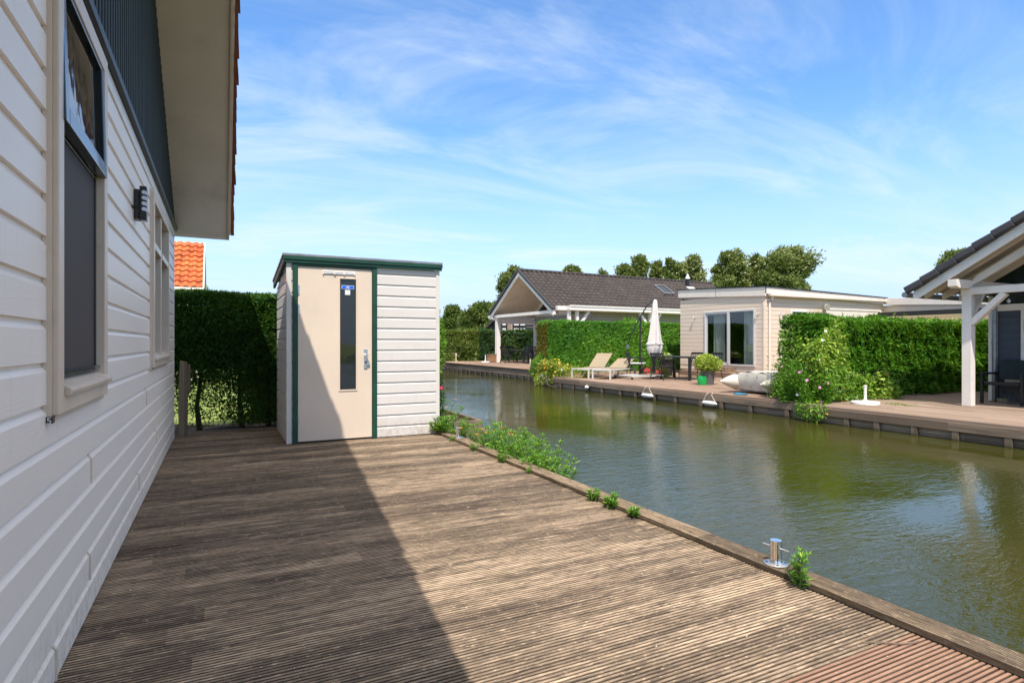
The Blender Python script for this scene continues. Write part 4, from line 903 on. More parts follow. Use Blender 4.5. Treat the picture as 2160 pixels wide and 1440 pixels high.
m = mb(); m.grid(60, 1, lambda a, b: (2.85+0.05*math.sin(a*60), y0-0.5-0.8*a, 0.1+2.1*b)); m.grid(60, 1, lambda a, b: (2.85+0.05*math.sin(a*60), y0-1.9-0.9*a, 0.1+2.1*b)); m.build('curtain', curtain_mat, sdoor)
m = mb(); y1 = -HW+0.4
for (a, b, c, d) in ((2.6+0.55, 2.6+1.75, 0.9, 2.25), (2.6+3.0, 2.6+4.05, 1.2, 2.33)):
    mm = mb(); casing(mm, 'y', y1, a-0.02, b+0.02, c-0.02, d+0.02, 0.09, -0.03, 0.05); wd = mm.build('window', white_plastic, T)
    mm = mb(); mm.box(a+0.06, b-0.06, y1+0.01, y1+0.02, c+0.06, d-0.06); mm.build('pane', dark_glass, wd)
mm = mb(); casing(mm, 'x', 2.6, HW-0.95-5.0, HW-0.55-3.68, 0.9, 2.32, 0.08, -0.03, 0.05); wd = mm.build('window', white_plastic, T)
mm = mb(); mm.box(2.61, 2.62, HW-0.95-4.92, HW-0.55-3.76, 0.98, 2.24); mm.build('pane', dark_glass, wd)
# gable glazing: triangle with a bar
def gz(y): return AZ-0.45-abs(y)*CSL
mm = mb(); mm.prism([(2.60, 2.45, 2.80), (2.60, 0.2, 2.80), (2.60, 0.2, gz(0.2)), (2.60, 2.45, gz(2.45))], (0.012, 0, 0)); wd = mm.build('gable_window', dark_glass, T)
mm = mb()
for a, b in (((0.2, 2.80), (2.45, 2.80)), ((2.45, 2.78), (2.45, gz(2.45))), ((0.2, gz(0.2)), (2.45, gz(2.45))), ((1.3, 2.8), (1.3, gz(1.3))), ((0.2, 2.8), (0.2, gz(0.2)))):
    mm.bar((2.585, a[0], a[1]), (2.585, b[0], b[1]), 0.05, 0.05, (1, 0, 0))
mm.build('window_frame', white_plastic, wd)
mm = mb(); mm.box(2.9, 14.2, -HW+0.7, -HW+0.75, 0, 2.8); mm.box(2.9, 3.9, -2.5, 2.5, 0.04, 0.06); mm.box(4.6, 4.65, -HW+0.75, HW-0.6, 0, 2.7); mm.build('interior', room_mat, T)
# skylight and flue
def onroof(x, y, h=0.0): return Vector((x, y, AZ+y*CSL+0.05+h))
nr = Vector((0, -CSL, 1)).normalized(); ur_ = Vector((0, 1, CSL)).normalized()
c = onroof(9.15, -1.25); X = Vector((1, 0, 0))
def rb(a0, a1, b0, b1, h0, h1): return [c+X*a+ur_*b+nr*h for h in (h0, h1) for a, b in ((a0, b0), (a1, b0), (a1, b1), (a0, b1))]
mm = mb()
for q in ((-0.42, 0.42, -0.52, -0.45), (-0.42, 0.42, 0.45, 0.52), (-0.42, -0.35, -0.45, 0.45), (0.35, 0.42, -0.45, 0.45)): mm.hexa(rb(*q, 0.0, 0.11))
sk = mm.build('skylight', zinc, T); mm = mb(); mm.hexa(rb(-0.35, 0.35, -0.45, 0.45, 0.06, 0.075)); mm.build('pane', dark_glass, sk)
c = onroof(11.8, -0.55); mm = mb(); mm.lathe([(0.13, -0.3), (0.12, 0.35), (0.14, 0.36), (0.14, 0.42)], c, 12); fl = mm.build('flue', dark_metal, T, smooth=True)
mm = mb(); mm.lathe([(0.15, 0.43), (0.17, 0.45), (0.11, 0.58), (0.08, 0.60), (0.08, 0.68), (0.03, 0.74), (0.0, 0.76)], c, 12); mm.build('flue_cap', alu, fl, smooth=True)
c = onroof(11.8, -0.80); mm = mb(); mm.hexa(rb(-0.30, 0.30, -0.18, 0.1, -0.01, 0.05)); mm.build('flue_flashing', canvas, fl)

# ================================================================ CREAM HOUSE
C0 = thing('bungalow', 'cream clad flat roofed bungalow with sliding glass door across the canal', 'house', (19, 15.3, 0)); co = C0.location[:]
cx, cy0, cy1 = 15.9, 13.38, 17.25
def rz_(x, y): return 2.99+0.055*(y-cy0)-0.024*(x-cx)        # top of the roof edge
m = MB(co); DW = (13.72, 15.98, 0.37, 2.30)
siding(m, (cx, cy1, 0), (0, -1, 0), (-1, 0, 0), cy1-cy0-0.05, 0.18, 2.80, 0.148, [(cy1-DW[1], cy1-DW[0], DW[2], DW[3])], 0.011)
siding(m, (cx, cy0, 0), (1, 0, 0), (0, -1, 0), 6.4, 0.18, 2.78, 0.148, [(1.30, 2.12, 1.2, 2.26)], 0.011)
m.build('wall', cream_siding, C0)
m = MB(co); m.box(cx-0.015, cx+0.05, cy0-0.015, cy0+0.05, 0.16, 2.72); m.build('corner_trim', cream_paint, C0, bevel=0.004)
m = MB(co); m.box(cx+0.04, 22.3, cy0+0.04, cy0+0.06, -0.1, 0.18); m.box(cx+0.04, cx+0.06, cy0+0.05, cy1, -0.1, 0.18); m.build('plinth', quay_wood, C0)
def edge(mb_, p, q, h, t_, proud=0.06):
    """fascia between two plan points following the roof edge"""
    (xa, ya), (xb, yb) = p, q; d = Vector((xb-xa, yb-ya, 0)).normalized(); nn_ = Vector((d.y, -d.x, 0))
    a = Vector((xa, ya, rz_(xa, ya))); b = Vector((xb, yb, rz_(xb, yb))); dn = Vector((0, 0, -h))
    mb_.hexa([a+dn, a+dn+nn_*proud, b+dn+nn_*proud, b+dn, a, a+nn_*proud, b+nn_*proud, b])
m = MB(co); edge(m, (cx-0.001, cy1+0.05), (cx-0.001, cy0-0.10), 0.29, 0); edge(m, (cx-0.05, cy0-0.02), (22.3, cy0-0.02), 0.22, 0, 0.08)
fa = m.build('fascia', cream_trim, C0)
m = MB(co); a = (cx-0.10, cy1+0.06); 
m.hexa([(cx-0.09, cy0-0.13, rz_(cx, cy0)+0.002), (22.4, cy0-0.13, rz_(22.4, cy0)+0.002), (22.4, cy1+0.1, rz_(22.4, cy1)+0.002), (cx-0.09, cy1+0.1, rz_(cx, cy1)+0.002),
        (cx-0.09, cy0-0.13, rz_(cx, cy0)+0.035), (22.4, cy0-0.13, rz_(22.4, cy0)+0.035), (22.4, cy1+0.1, rz_(22.4, cy1)+0.035), (cx-0.09, cy1+0.1, rz_(cx, cy1)+0.035)]); m.build('roof', dark_metal, C0)
m = MB(co); m.box(cx+0.1, 22.3, cy0-0.20, cy0-0.11, 2.70, 2.78); m.build('gutter', cream_trim, C0)
m = MB(co); m.tube([(16.18, cy0-0.14, 2.72), (16.16, cy0-0.10, 2.60), (16.12, cy0-0.045, 2.50), (16.12, cy0-0.045, 0.15)], 0.038, 10); m.build('downpipe', cream_trim, C0, smooth=True)
m = MB(co); edge(m, (cx-0.06-0.001, 15.4), (cx-0.06-0.001, 15.39), 0.285, 0, 0.004); m.build('fascia_joint', dark_metal, fa)
# rest of the shell and a dark room with curtains
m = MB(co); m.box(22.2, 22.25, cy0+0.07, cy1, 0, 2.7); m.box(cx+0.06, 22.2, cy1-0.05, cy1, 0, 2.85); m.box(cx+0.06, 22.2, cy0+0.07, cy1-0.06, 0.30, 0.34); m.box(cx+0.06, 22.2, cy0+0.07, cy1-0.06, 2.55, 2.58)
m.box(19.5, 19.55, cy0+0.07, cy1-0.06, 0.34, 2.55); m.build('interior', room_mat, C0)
m = MB(co); y0, y1, z0, z1 = DW
casing(m, 'x', cx, y0, y1, z0, z1, 0.06, -0.035, 0.06); m.box(cx-0.045, cx+0.03, 14.80, 14.89, z0+0.06, z1-0.06); dr = m.build('sliding_door', alu, C0, bevel=0.004)
m = MB(co); casing(m, 'x', cx, 14.89, y1-0.06, z0+0.06, z1-0.06, 0.055, 0.005, 0.045); m.build('sash', alu, dr, bevel=0.003)
m = MB(co); m.box(cx-0.01, cx-0.004, y0+0.06, 14.80, z0+0.06, z1-0.06); m.build('pane', glass, dr)
m = MB(co); m.box(cx+0.02, cx+0.026, 14.945, y1-0.115, z0+0.11, z1-0.11); m.build('pane', glass, dr)
for (a, b, s_) in ((13.78, 14.35, 60), (15.25, 15.75, 46)):
    m = MB(co); m.grid(50, 1, lambda u, v: (cx+0.22+0.045*math.sin(u*s_)+0.02*math.sin(u*17), a+(b-a)*u, 0.4+1.88*v)); m.build('curtain', curtain_mat, dr)
m = MB(co); casing(m, 'y', cy0, 17.18, 18.04, 1.18, 2.28, 0.06, -0.03, 0.04); wd = m.build('window', white_plastic, C0); m = MB(co); m.box(17.24, 17.98, cy0+0.01, cy0+0.02, 1.24, 2.22); m.build('pane', dark_glass, wd)
m = MB(co); casing(m, 'y', cy0, 18.95, 22.1, 1.5, 2.40, 0.07, -0.05, 0.001); m.box(19.02, 22.03, cy0-0.03, cy0-0.014, 1.57, 2.33); m.build('roller_panel', cream_trim, C0)
# lower extension toward the right
def ez_(y): return 2.83-0.055*(13.26-y)
m = MB(co); siding(m, (22.29, 13.40, 0), (0, -1, 0), (-1, 0, 0), 5.4, 0.1, 2.56, 0.148); siding(m, (22.3, 8.0, 0), (1, 0, 0), (0, -1, 0), 5, 0.1, 2.3, 0.148); m.build('extension_wall', cream_siding, C0)
m = MB(co)
m.hexa([(22.22, 13.26, ez_(13.26)-0.24), (22.22, 7.9, ez_(7.9)-0.24), (27.3, 7.9, ez_(7.9)-0.24), (27.3, 13.26, ez_(13.26)-0.24), (22.22, 13.26, ez_(13.26)), (22.22, 7.9, ez_(7.9)), (27.3, 7.9, ez_(7.9)), (27.3, 13.26, ez_(13.26))]); m.build('extension_roof', cream_trim, C0, bevel=0.004)
m = MB(co); m.box(21.2, 22.2, 8.6, 12.9, 2.20, 2.26); m.box(21.2, 21.26, 8.6, 12.9, 2.10, 2.20); m.build('awning_rail', dark_metal, C0)
# wall lamps on the bungalow
def spot(label, p, nd):
    t = thing('wall_lamp', label, 'wall lamp', p, group='spot lamps on the cream bungalow'); n_ = Vector(nd)
    m = MB(); m.tube([n_*0.002, n_*0.015], 0.03, 12); m.build('wall_plate', alu, t)
    m = MB(); m.tube([n_*0.015, n_*0.06], 0.010, 8); m.tube([n_*0.09+Vector((0, 0, 0.05)), n_*0.09-Vector((0, 0, 0.05))], 0.032, 14); m.build('lamp_head', alu, t, smooth=True)
spot('small silver cylinder lamp on the cream wall left of the sliding door', (cx, 16.47, 2.12), (-1, 0, 0))
spot('small silver cylinder lamp between the sliding door and the house corner', (cx, 13.60, 2.12), (-1, 0, 0))
spot('small silver cylinder lamp right of the white downpipe above the hedge', (16.62, cy0, 2.10), (0, -1, 0))
t = thing('floodlight', 'round floodlight on a short arm on the cream wall above the hedge', 'floodlight', (18.85, cy0, 2.42))
m = MB(); m.tube([(0, -0.002, -0.12), (0, -0.06, -0.12), (0.0, -0.12, -0.02)], 0.014, 8); m.build('arm', dark_metal, t)
m = MB(); m.tube([(0.03, -0.08, 0.05), (-0.02, -0.16, 0.0), (-0.04, -0.20, -0.02)], [0.05, 0.10, 0.11], 16); m.build('lamp_head', alu, t, smooth=True)
# wooden steps at the sliding door
t = thing('wooden_steps', 'reddish timber steps below the sliding glass door of the bungalow', 'steps', (15.4, 14.8, 0)); o = t.location[:]
m = MB(o); m.box(15.05, 15.86, 13.45, 16.4, 0.003, 0.17); m.build('lower_step', fardeck, t, bevel=0.004)
m = MB(o); m.box(15.42, 15.86, 14.55, 16.0, 0.173, 0.34); m.build('upper_step', fardeck, t, bevel=0.004)

underboard = simple('under_boarding', (0.30, 0.265, 0.225), 0.7, var=0.15, nscale=4, scl=(0.3, 3, 3))
# ================================================================ RIGHT HOUSE with rafter porch
Hh = thing('veranda_house', 'slate blue timber house at the right with white open veranda and dark roof', 'house', (14, 3, 0)); ho = Hh.location[:]
VX = 12.05; RS = 0.597; EYr, EZr = 6.66, 2.16; RYr = 2.6
def vz(y): return EZr+RS*(EYr-y)
m = MB(ho); rz2 = vz(RYr)
tiled(m, (VX-0.02, EYr+0.05, vz(EYr+0.05)+0.10), (1, 0, 0), (0, -1, RS), (0, RS, 1), 9, math.hypot(1, RS)*(EYr+0.05-RYr), 0.30, 0.345, 0.04, 0.035)
tiled(m, (VX-0.02, 2*RYr-EYr-0.05, vz(EYr+0.05)+0.10), (1, 0, 0), (0, 1, RS), (0, -RS, 1), 9, math.hypot(1, RS)*(EYr+0.05-RYr), 0.30, 0.345, 0.04, 0.035)
rf = m.build('roof', dark_tile, Hh)
for s_ in (1, -1):
    for i in range(14):
        c_ = 1/math.hypot(1, RS); a = i*0.335; y0 = EYr+0.10-a*c_; y1 = y0-0.36*c_; z0 = vz(y0)+0.055; z1 = vz(y1)+0.045
        if s_ < 0: y0, y1 = 2*RYr-y0, 2*RYr-y1
        m = MB(ho); m.bar((VX-0.05, y0, z0+0.025), (VX-0.05, y1, z1+0.0), 0.13, 0.125); m.build('verge_tile', verge_tile, rf, bevel=0.018)
m = MB(ho)
for s_ in (1, -1):
    Y = lambda y: y if s_ > 0 else 2*RYr-y
    m.prism([(VX, Y(EYr), vz(EYr)-0.02), (VX, Y(RYr), vz(RYr)-0.02), (VX, Y(RYr), vz(RYr)-0.20), (VX, Y(EYr-0.1), vz(EYr-0.1)-0.20), (VX, Y(EYr), vz(EYr)-0.13)], (0.03, 0, 0))
m.build('barge_board', white_paint, Hh, bevel=0.003)
m = MB(ho)
for s_ in (1, -1):
    Y = lambda y: y if s_ > 0 else 2*RYr-y
    m.prism([(VX+0.03, Y(EYr), vz(EYr)+0.03), (VX+0.03, Y(RYr), vz(RYr)+0.03), (VX+0.03, Y(RYr), vz(RYr)-0.0), (VX+0.03, Y(EYr), vz(EYr)-0.0)], (8.9, 0, 0))
m.build('roof_boarding', underboard, Hh)
for i, x in enumerate(np.arange(VX+0.35, 20, 0.62)):
    for s_ in (1, -1):
        Y = lambda y: y if s_ > 0 else 2*RYr-y
        m = MB(ho); m.prism([(x, Y(EYr-0.02), vz(EYr)-0.003), (x, Y(RYr), vz(RYr)-0.003), (x, Y(RYr), vz(RYr)-0.14), (x, Y(EYr-0.02), vz(EYr)-0.14)], (0.055, 0, 0)); m.build('rafter', cream_paint, Hh)
# truss rafter, purlin, tie beam, posts, braces
m = MB(ho); m.prism([(12.47, 5.95, 2.175), (12.47, RYr, 2.175+(5.95-RYr)*RS), (12.47, RYr, 2.36+(5.95-RYr)*RS), (12.47, 5.80, 2.40)], (0.10, 0, 0)); m.build('truss_rafter', white_paint, Hh, bevel=0.005)
m = MB(ho); m.prism([(11.98, 5.865, 2.32), (11.98, 5.865, 2.195), (12.06, 5.865, 2.165), (12.16, 5.865, 2.17), (16, 5.865, 2.17), (16, 5.865, 2.32)], (0, 0.155, 0)); m.build('purlin', white_paint, Hh, bevel=0.005)
m = MB(ho); m.box(12.455, 12.595, -1.0, 5.86, 2.055, 2.185); m.build('tie_beam', white_paint, Hh, bevel=0.005)
for yy in (5.865, -0.80):
    m = MB(ho); m.box(12.45, 12.60, yy, yy+0.155, -0.018, 2.168); m.box(12.44, 12.61, yy-0.012, yy+0.167, 2.05, 2.166); pp_ = m.build('post', white_paint, Hh, bevel=0.006)
    s_ = -1 if yy > 0 else 1; yb = yy if yy > 0 else yy+0.155
    m = MB(ho); m.bar((12.525, yb-0.015*s_, 1.53), (12.525, yb+0.50*s_, 2.05), 0.10, 0.12, (1, 0, 0)); m.build('brace', white_paint, pp_, bevel=0.004)
    m = MB(ho); m.bar((12.585, yy+0.078, 1.60), (13.05, yy+0.078, 2.16), 0.08, 0.09, (0, 1, 0)); m.build('brace', white_paint, pp_, bevel=0.004)
m = MB(ho); m.box(15.6, 15.75, 5.865, 6.02, 2.0, 2.168); m.tube([(VX-0.05, EYr+0.13, 2.10), (20, EYr+0.13, 2.10)], 0.055, 10); m.build('gutter', zinc, Hh)
# wall of the house
hx = 14.05; m = MB(ho)
for (a, b) in ((0, 0.46), (1.55, 2.4), (6.0, 7.3)):
    m = MB(ho); siding(m, (hx, 6.22-a, 0), (0, -1, 0), (-1, 0, 0), b-a, 0.0, 1.80, 0.155, (), 0.006); m.build('wall', slate_siding, Hh)
m = MB(ho)
siding(m, (20, 6.25, 0), (-1, 0, 0), (0, 1, 0), 5.93, 0.0, 2.3, 0.155, (), 0.006)
m.build('wall', slate_siding, Hh)
m = MB(ho); m.box(hx-0.03, hx+0.05, 6.22, 6.30, -0.01, 2.1); m.box(hx-0.035, hx+0.02, 6.155, 6.195, -0.01, 1.80); m.box(hx-0.03, hx+0.04, -1.1, 6.195, 1.80, 1.93); m.box(hx-0.03, hx+0.04, 4.68, 5.76, -0.01, 1.80)
m.build('wall_trim', white_paint, Hh, bevel=0.004)
m = MB(ho); m.prism([(hx, 6.25, 1.93), (hx, RYr, 1.93), (hx, RYr, vz(RYr)-0.02), (hx, 6.25, vz(6.25)-0.02)], (0.04, 0, 0)); m.prism([(hx, 2*RYr-6.25, 1.93), (hx, RYr, 1.93), (hx, RYr, vz(RYr)-0.02), (hx, 2*RYr-6.25, vz(6.25)-0.02)], (0.04, 0, 0)); m.build('gable_cladding', batten_mat, Hh)
m = MB(ho); m.box(hx-0.045, hx-0.032, 4.78, 5.55, 0.1, 1.72); m.build('door_pane', dark_glass, Hh)
m = MB(ho); m.box(hx-0.02, hx-0.01, 0.2, 3.8, 0.05, 1.78); m.build('window_pane', dark_glass, Hh)
m = MB(ho); m.tube([(hx-0.06, 6.18, 0.0), (hx-0.06, 6.18, 2.05), (hx+0.2, 6.5, 2.1)], 0.04, 12)
for z in (0.35, 1.15): m.tube([(hx-0.06, 6.18, z), (hx-0.06, 6.18, z+0.03)], 0.048, 12)
m.build('downpipe', zinc, Hh, smooth=True)
m = MB(ho); m.box(hx-0.05, hx-0.031, 5.56, 5.70, 1.38, 1.62); m.build('wall_ornament', golden, Hh)
t = thing('string_lights', 'string of clear bulbs hanging under the veranda tie beam', 'string lights', (12.9, 5.4, 2.0)); o = t.location[:]
m = MB(o); m.tube([(12.9, 5.86, 2.08), (13.0, 5.5, 2.02), (13.1, 5.1, 2.04), (13.2, 4.6, 2.0), (13.3, 3.8, 2.05)], 0.006, 5); m.build('cable', black_plastic, t)
for p in ((13.0, 5.52, 2.0), (13.13, 4.98, 2.02), (13.25, 4.3, 2.0)):
    m = MB(o); m.tube([(p[0], p[1], p[2]+0.02), (p[0], p[1], p[2]-0.03)], 0.016, 8); so = m.build('socket', black_plastic, t)
    m = MB(o); m.lathe([(0.012, -0.03), (0.03, -0.06), (0.03, -0.075), (0.015, -0.1), (0, -0.105)], p, 12); m.build('bulb', lamp_white, so, smooth=True)

# black timber house far left
bhx, bhy = ray(1030, 40.5)
t = thing('house', 'black timber house with white framed panes behind the left cottage', 'house', (bhx, bhy, -0.1), -math.atan(0.5))
m = MB(); siding(m, (0.25, 0, 0), (1, 0, 0), (0, -1, 0), 5.3, 0, 3.0, 0.2); siding(m, (0.25, 6, 0), (0, -1, 0), (-1, 0, 0), 6, 0, 2.7, 0.2); m.build('wall', black_wall, t)
m = MB(); m.prism([(-0.2, -0.35, 2.45), (2.9, -0.35, 5.2), (6.0, -0.35, 2.45), (6.0, -0.35, 2.27), (2.9, -0.35, 5.02), (-0.2, -0.35, 2.27)], (0, 6.6, 0)); m.build('roof', verge_tile, t)
m = MB(); m.prism([(0.28, 0.02, 2.75), (2.9, 0.02, 5.0), (5.5, 0.02, 2.75)], (0, 0.05, 0)); m.build('gable_wall', black_wall, t)
for (a, b, lab) in ((0.92, 1.28, 2), (1.72, 2.62, 1)):
    m = MB(); casing(m, 'y', 0, a, b, 1.0, 3.05, 0.06, -0.04, 0.02)
    if lab == 1: m.box((a+b)/2-0.05, (a+b)/2+0.05, -0.04, 0, 1.06, 2.99)
    m.box(a+0.06, b-0.06, -0.035, 0, 2.32, 2.50); wd = m.build('window', dark_metal, t)
    m = MB(); m.box(a+0.06, b-0.06, -0.02, -0.014, 1.06, 2.99); m.build('pane', white_plastic, wd)
m = MB(); m.box(1.34, 1.68, -0.05, -0.02, 0, 3.05); m.build('timber_panel', fardeck_r, t)

# ================================================================ HEDGES, SHRUBS across the canal
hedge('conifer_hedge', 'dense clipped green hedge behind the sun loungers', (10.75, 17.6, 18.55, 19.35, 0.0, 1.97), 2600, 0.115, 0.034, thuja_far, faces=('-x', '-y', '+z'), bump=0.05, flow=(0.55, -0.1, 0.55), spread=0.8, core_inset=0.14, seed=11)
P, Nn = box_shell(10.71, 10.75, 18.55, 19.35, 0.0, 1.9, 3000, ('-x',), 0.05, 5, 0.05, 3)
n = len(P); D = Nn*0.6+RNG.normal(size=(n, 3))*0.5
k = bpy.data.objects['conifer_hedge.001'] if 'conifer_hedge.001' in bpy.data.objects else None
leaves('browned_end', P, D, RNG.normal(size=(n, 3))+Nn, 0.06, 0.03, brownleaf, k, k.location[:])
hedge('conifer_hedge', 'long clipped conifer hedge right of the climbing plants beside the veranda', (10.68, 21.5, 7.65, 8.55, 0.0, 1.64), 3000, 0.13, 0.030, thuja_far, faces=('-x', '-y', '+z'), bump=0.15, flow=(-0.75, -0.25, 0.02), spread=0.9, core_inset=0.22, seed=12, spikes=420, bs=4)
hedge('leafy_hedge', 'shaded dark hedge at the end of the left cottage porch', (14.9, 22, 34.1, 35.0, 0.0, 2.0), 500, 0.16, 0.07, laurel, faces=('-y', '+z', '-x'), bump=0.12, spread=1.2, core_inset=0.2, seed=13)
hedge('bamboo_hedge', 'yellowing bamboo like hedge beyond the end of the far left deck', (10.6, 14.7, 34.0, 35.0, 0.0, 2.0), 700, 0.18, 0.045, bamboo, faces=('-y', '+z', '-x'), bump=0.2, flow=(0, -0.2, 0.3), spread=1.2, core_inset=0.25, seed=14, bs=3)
# climbing plants at the head of the right hedge
def climber(label, box, dens, mat, seed, flowers, L=0.075, Wd=0.036, bump=0.16, edge=None):
    x0, x1, y0, y1, z0, z1 = box; org = ((x0+x1)/2, y0, 0); t = thing('climbing_plant', label, 'climber', org)
    P, Nn = box_shell(x0, x1, y0, y1, z0, z1, dens, ('-x', '-y', '+z'), bump, 3.1, 0.16, seed)
    if edge is not None: k = edge(P); P = P[k]; Nn = Nn[k]
    n = len(P); D = Nn*0.5+RNG.normal(size=(n, 3))*0.55+np.array([-0.1, -0.1, -0.25])
    leaves('foliage', P, D, Nn*0.8+RNG.normal(size=(n, 3))*0.6+np.array([0, 0, 0.4]), L*RNG.uniform(0.5, 1.5, n), Wd*RNG.uniform(0.6, 1.4, n), mat, t, org, (0.5+0.4*wob(P, 4, seed)+RNG.normal(size=n)*0.25).clip(0, 1), 0.08)
    m = MB(org)
    for i in range(26):
        q = P[int(RNG.integers(n))]; a = RNG.uniform(-0.6, 0.6); l = RNG.uniform(0.15, 0.45); m.tube([q, q+np.array([a*0.4, -0.08, l*0.5]), q+np.array([a, -0.12, l*RNG.uniform(-0.2, 0.9)])], 0.003, 4)
    m.build('stems', lush_stem, t)
    for fm, fn, fs in flowers:
        C = P[RNG.integers(0, n, fn)]; pp, dd, vv = [], [], []
        for q in C:
            e = nrm((np.array([-0.4, -0.8, 0.3])+RNG.normal(size=3)*0.3)[None])[0]; a = nrm(np.cross(e, [0, 0, 1.0])[None])[0]; b = np.cross(e, a); sz_ = fs*RNG.uniform(0.6, 1.2)
            pp, dd, vv = [], [], []
            for k in range(5): w_ = a*math.cos(k*1.257)+b*math.sin(k*1.257); pp.append(q+e*0.03); dd.append((w_+e*0.3)*sz_); vv.append(e)
            leaves('flower', np.array(pp), np.array(dd), np.array(vv), fs, fs*0.75, fm, t, org)
climber('pale green climber with white flowers covering the end of the right hedge', (10.35, 11.25, 7.45, 8.4, 0.05, 1.70), 3600, lush, 21, ((petal_w, 9, 0.045), (petal_y, 3, 0.035)), edge=lambda P: (RNG.random(len(P)) < (1.35-0.9*(P[:, 0]-10.35)+0.5*wob(P, 4, 2)).clip(0, 1)) & (P[:, 2] < 1.30+0.9*(P[:, 0]-10.35)+0.35*wob(P, 4, 5)))
climber('climber with small orange flowers trailing over the front of the right hedge', (11.0, 12.9, 7.50, 8.1, 0.0, 1.45), 2300, lush, 22, ((petal_o, 8, 0.032), (petal_y, 4, 0.03)), edge=lambda P: (P[:, 2] < 1.25-0.45*(P[:, 0]-11.0)+0.45*wob(P, 3.2, 4)) & (RNG.random(len(P)) < (0.85+0.6*wob(P, 5, 6)-0.25*(P[:, 0]-11))))
blob('flowering_shrub', 'green shrub with pink and white flowers spilling over the canal edge', 'shrub', (10.36, 7.78, 0.25), (0.34, 0.52, 0.42), 6500, 0.075, 0.022, weed_mat, seed=23, stems=6, flowers=((petal_p, 6, 0.035), (petal_w, 3, 0.035)), base=-0.02, lump=0.6)
blob('hanging_plant', 'trailing vine hanging down the quay wall below the pink flowers', 'plant', (10.0, 7.35, -0.12), (0.09, 0.32, 0.18), 420, 0.07, 0.03, lush, seed=24, flow=(-0.2, 0, -0.8), base=-0.33, flowers=((petal_y, 3, 0.03),))
stalky('tall_weed', 'tall purplish flowering weed standing in front of the covered boat', (10.25, 8.55, 0.0), 0.85, 7, 0.08, 0.22, mat=laurel, spread=0.14, cat='weed')
blob('yellow_flowering_shrub', 'shrub with yellow and white flowers overhanging the quay between the two decks', 'shrub', (10.45, 17.7, 0.18), (0.55, 1.0, 0.42), 3400, 0.11, 0.035, golden, seed=31, stems=9, flowers=((petal_w, 5, 0.05), (petal_o, 5, 0.045), (petal_y, 12, 0.045)), base=-0.30, lump=0.9)
blob('shrub', 'green leafy shrub at the far side of the yellow flowering shrub', 'shrub', (10.75, 18.9, 0.25), (0.45, 0.5, 0.42), 2500, 0.10, 0.035, lush, seed=32, stems=4, base=-0.1)
m = MB((10, 17.4, 0)); m.tube([(10.1, 17.5, 0.1), (9.9, 17.2, -0.1), (9.75, 16.8, -0.25), (9.85, 16.4, -0.28)], 0.018, 6); m.tube([(9.9, 17.2, -0.1), (9.6, 17.5, -0.3)], 0.012, 5); tag(m.build('driftwood', bark), 'bare grey branch hanging at the water below the yellow flowering shrub', 'branch')
blob('shrub', 'light leafy bush peeping over the hedge behind the parasol', 'shrub', (16.0, 20.6, 1.5), (0.55, 0.4, 0.75), 1500, 0.12, 0.05, lush, seed=33, stems=3, base=0.0)
# greenery closing the canal end
for i, (x, y, rx, rz__, mt, lab) in enumerate(((8.6, 35.6, 1.3, 1.5, willow, 'pale willow like bush at the end of the canal'), (6.4, 35.6, 1.5, 1.9, laurel, 'dark green bush at the left end of the canal'), (9.9, 35.2, 0.9, 1.0, bamboo, 'low olive bush at the head of the canal beside the far deck'), (4.2, 35.5, 1.5, 1.6, lush, 'bright bush behind the shed at the canal end'))):
    blob('bush', lab, 'bush', (x, y, rz__*0.75), (rx, 1.1, rz__), 3500, 0.20, 0.07, mt, seed=40+i, stems=4, base=-0.1)
blob('yellow_shrub', 'yellow leaved shrub hanging into the water at the far left deck end', 'shrub', (10.2, 33.6, 0.15), (0.5, 0.6, 0.75), 1800, 0.14, 0.06, golden, seed=45, base=-0.3)
struct(leaves('bank_plants', np.stack([RNG.uniform(2.6, 11, 9000), RNG.uniform(34.0, 35.0, 9000), RNG.uniform(-0.3, 0.5, 9000)], 1), RNG.normal(size=(9000, 3))*0.5+np.array([0, -0.3, 0.7]), RNG.normal(size=(9000, 3)), 0.22, 0.07, bamboo), 'stuff')

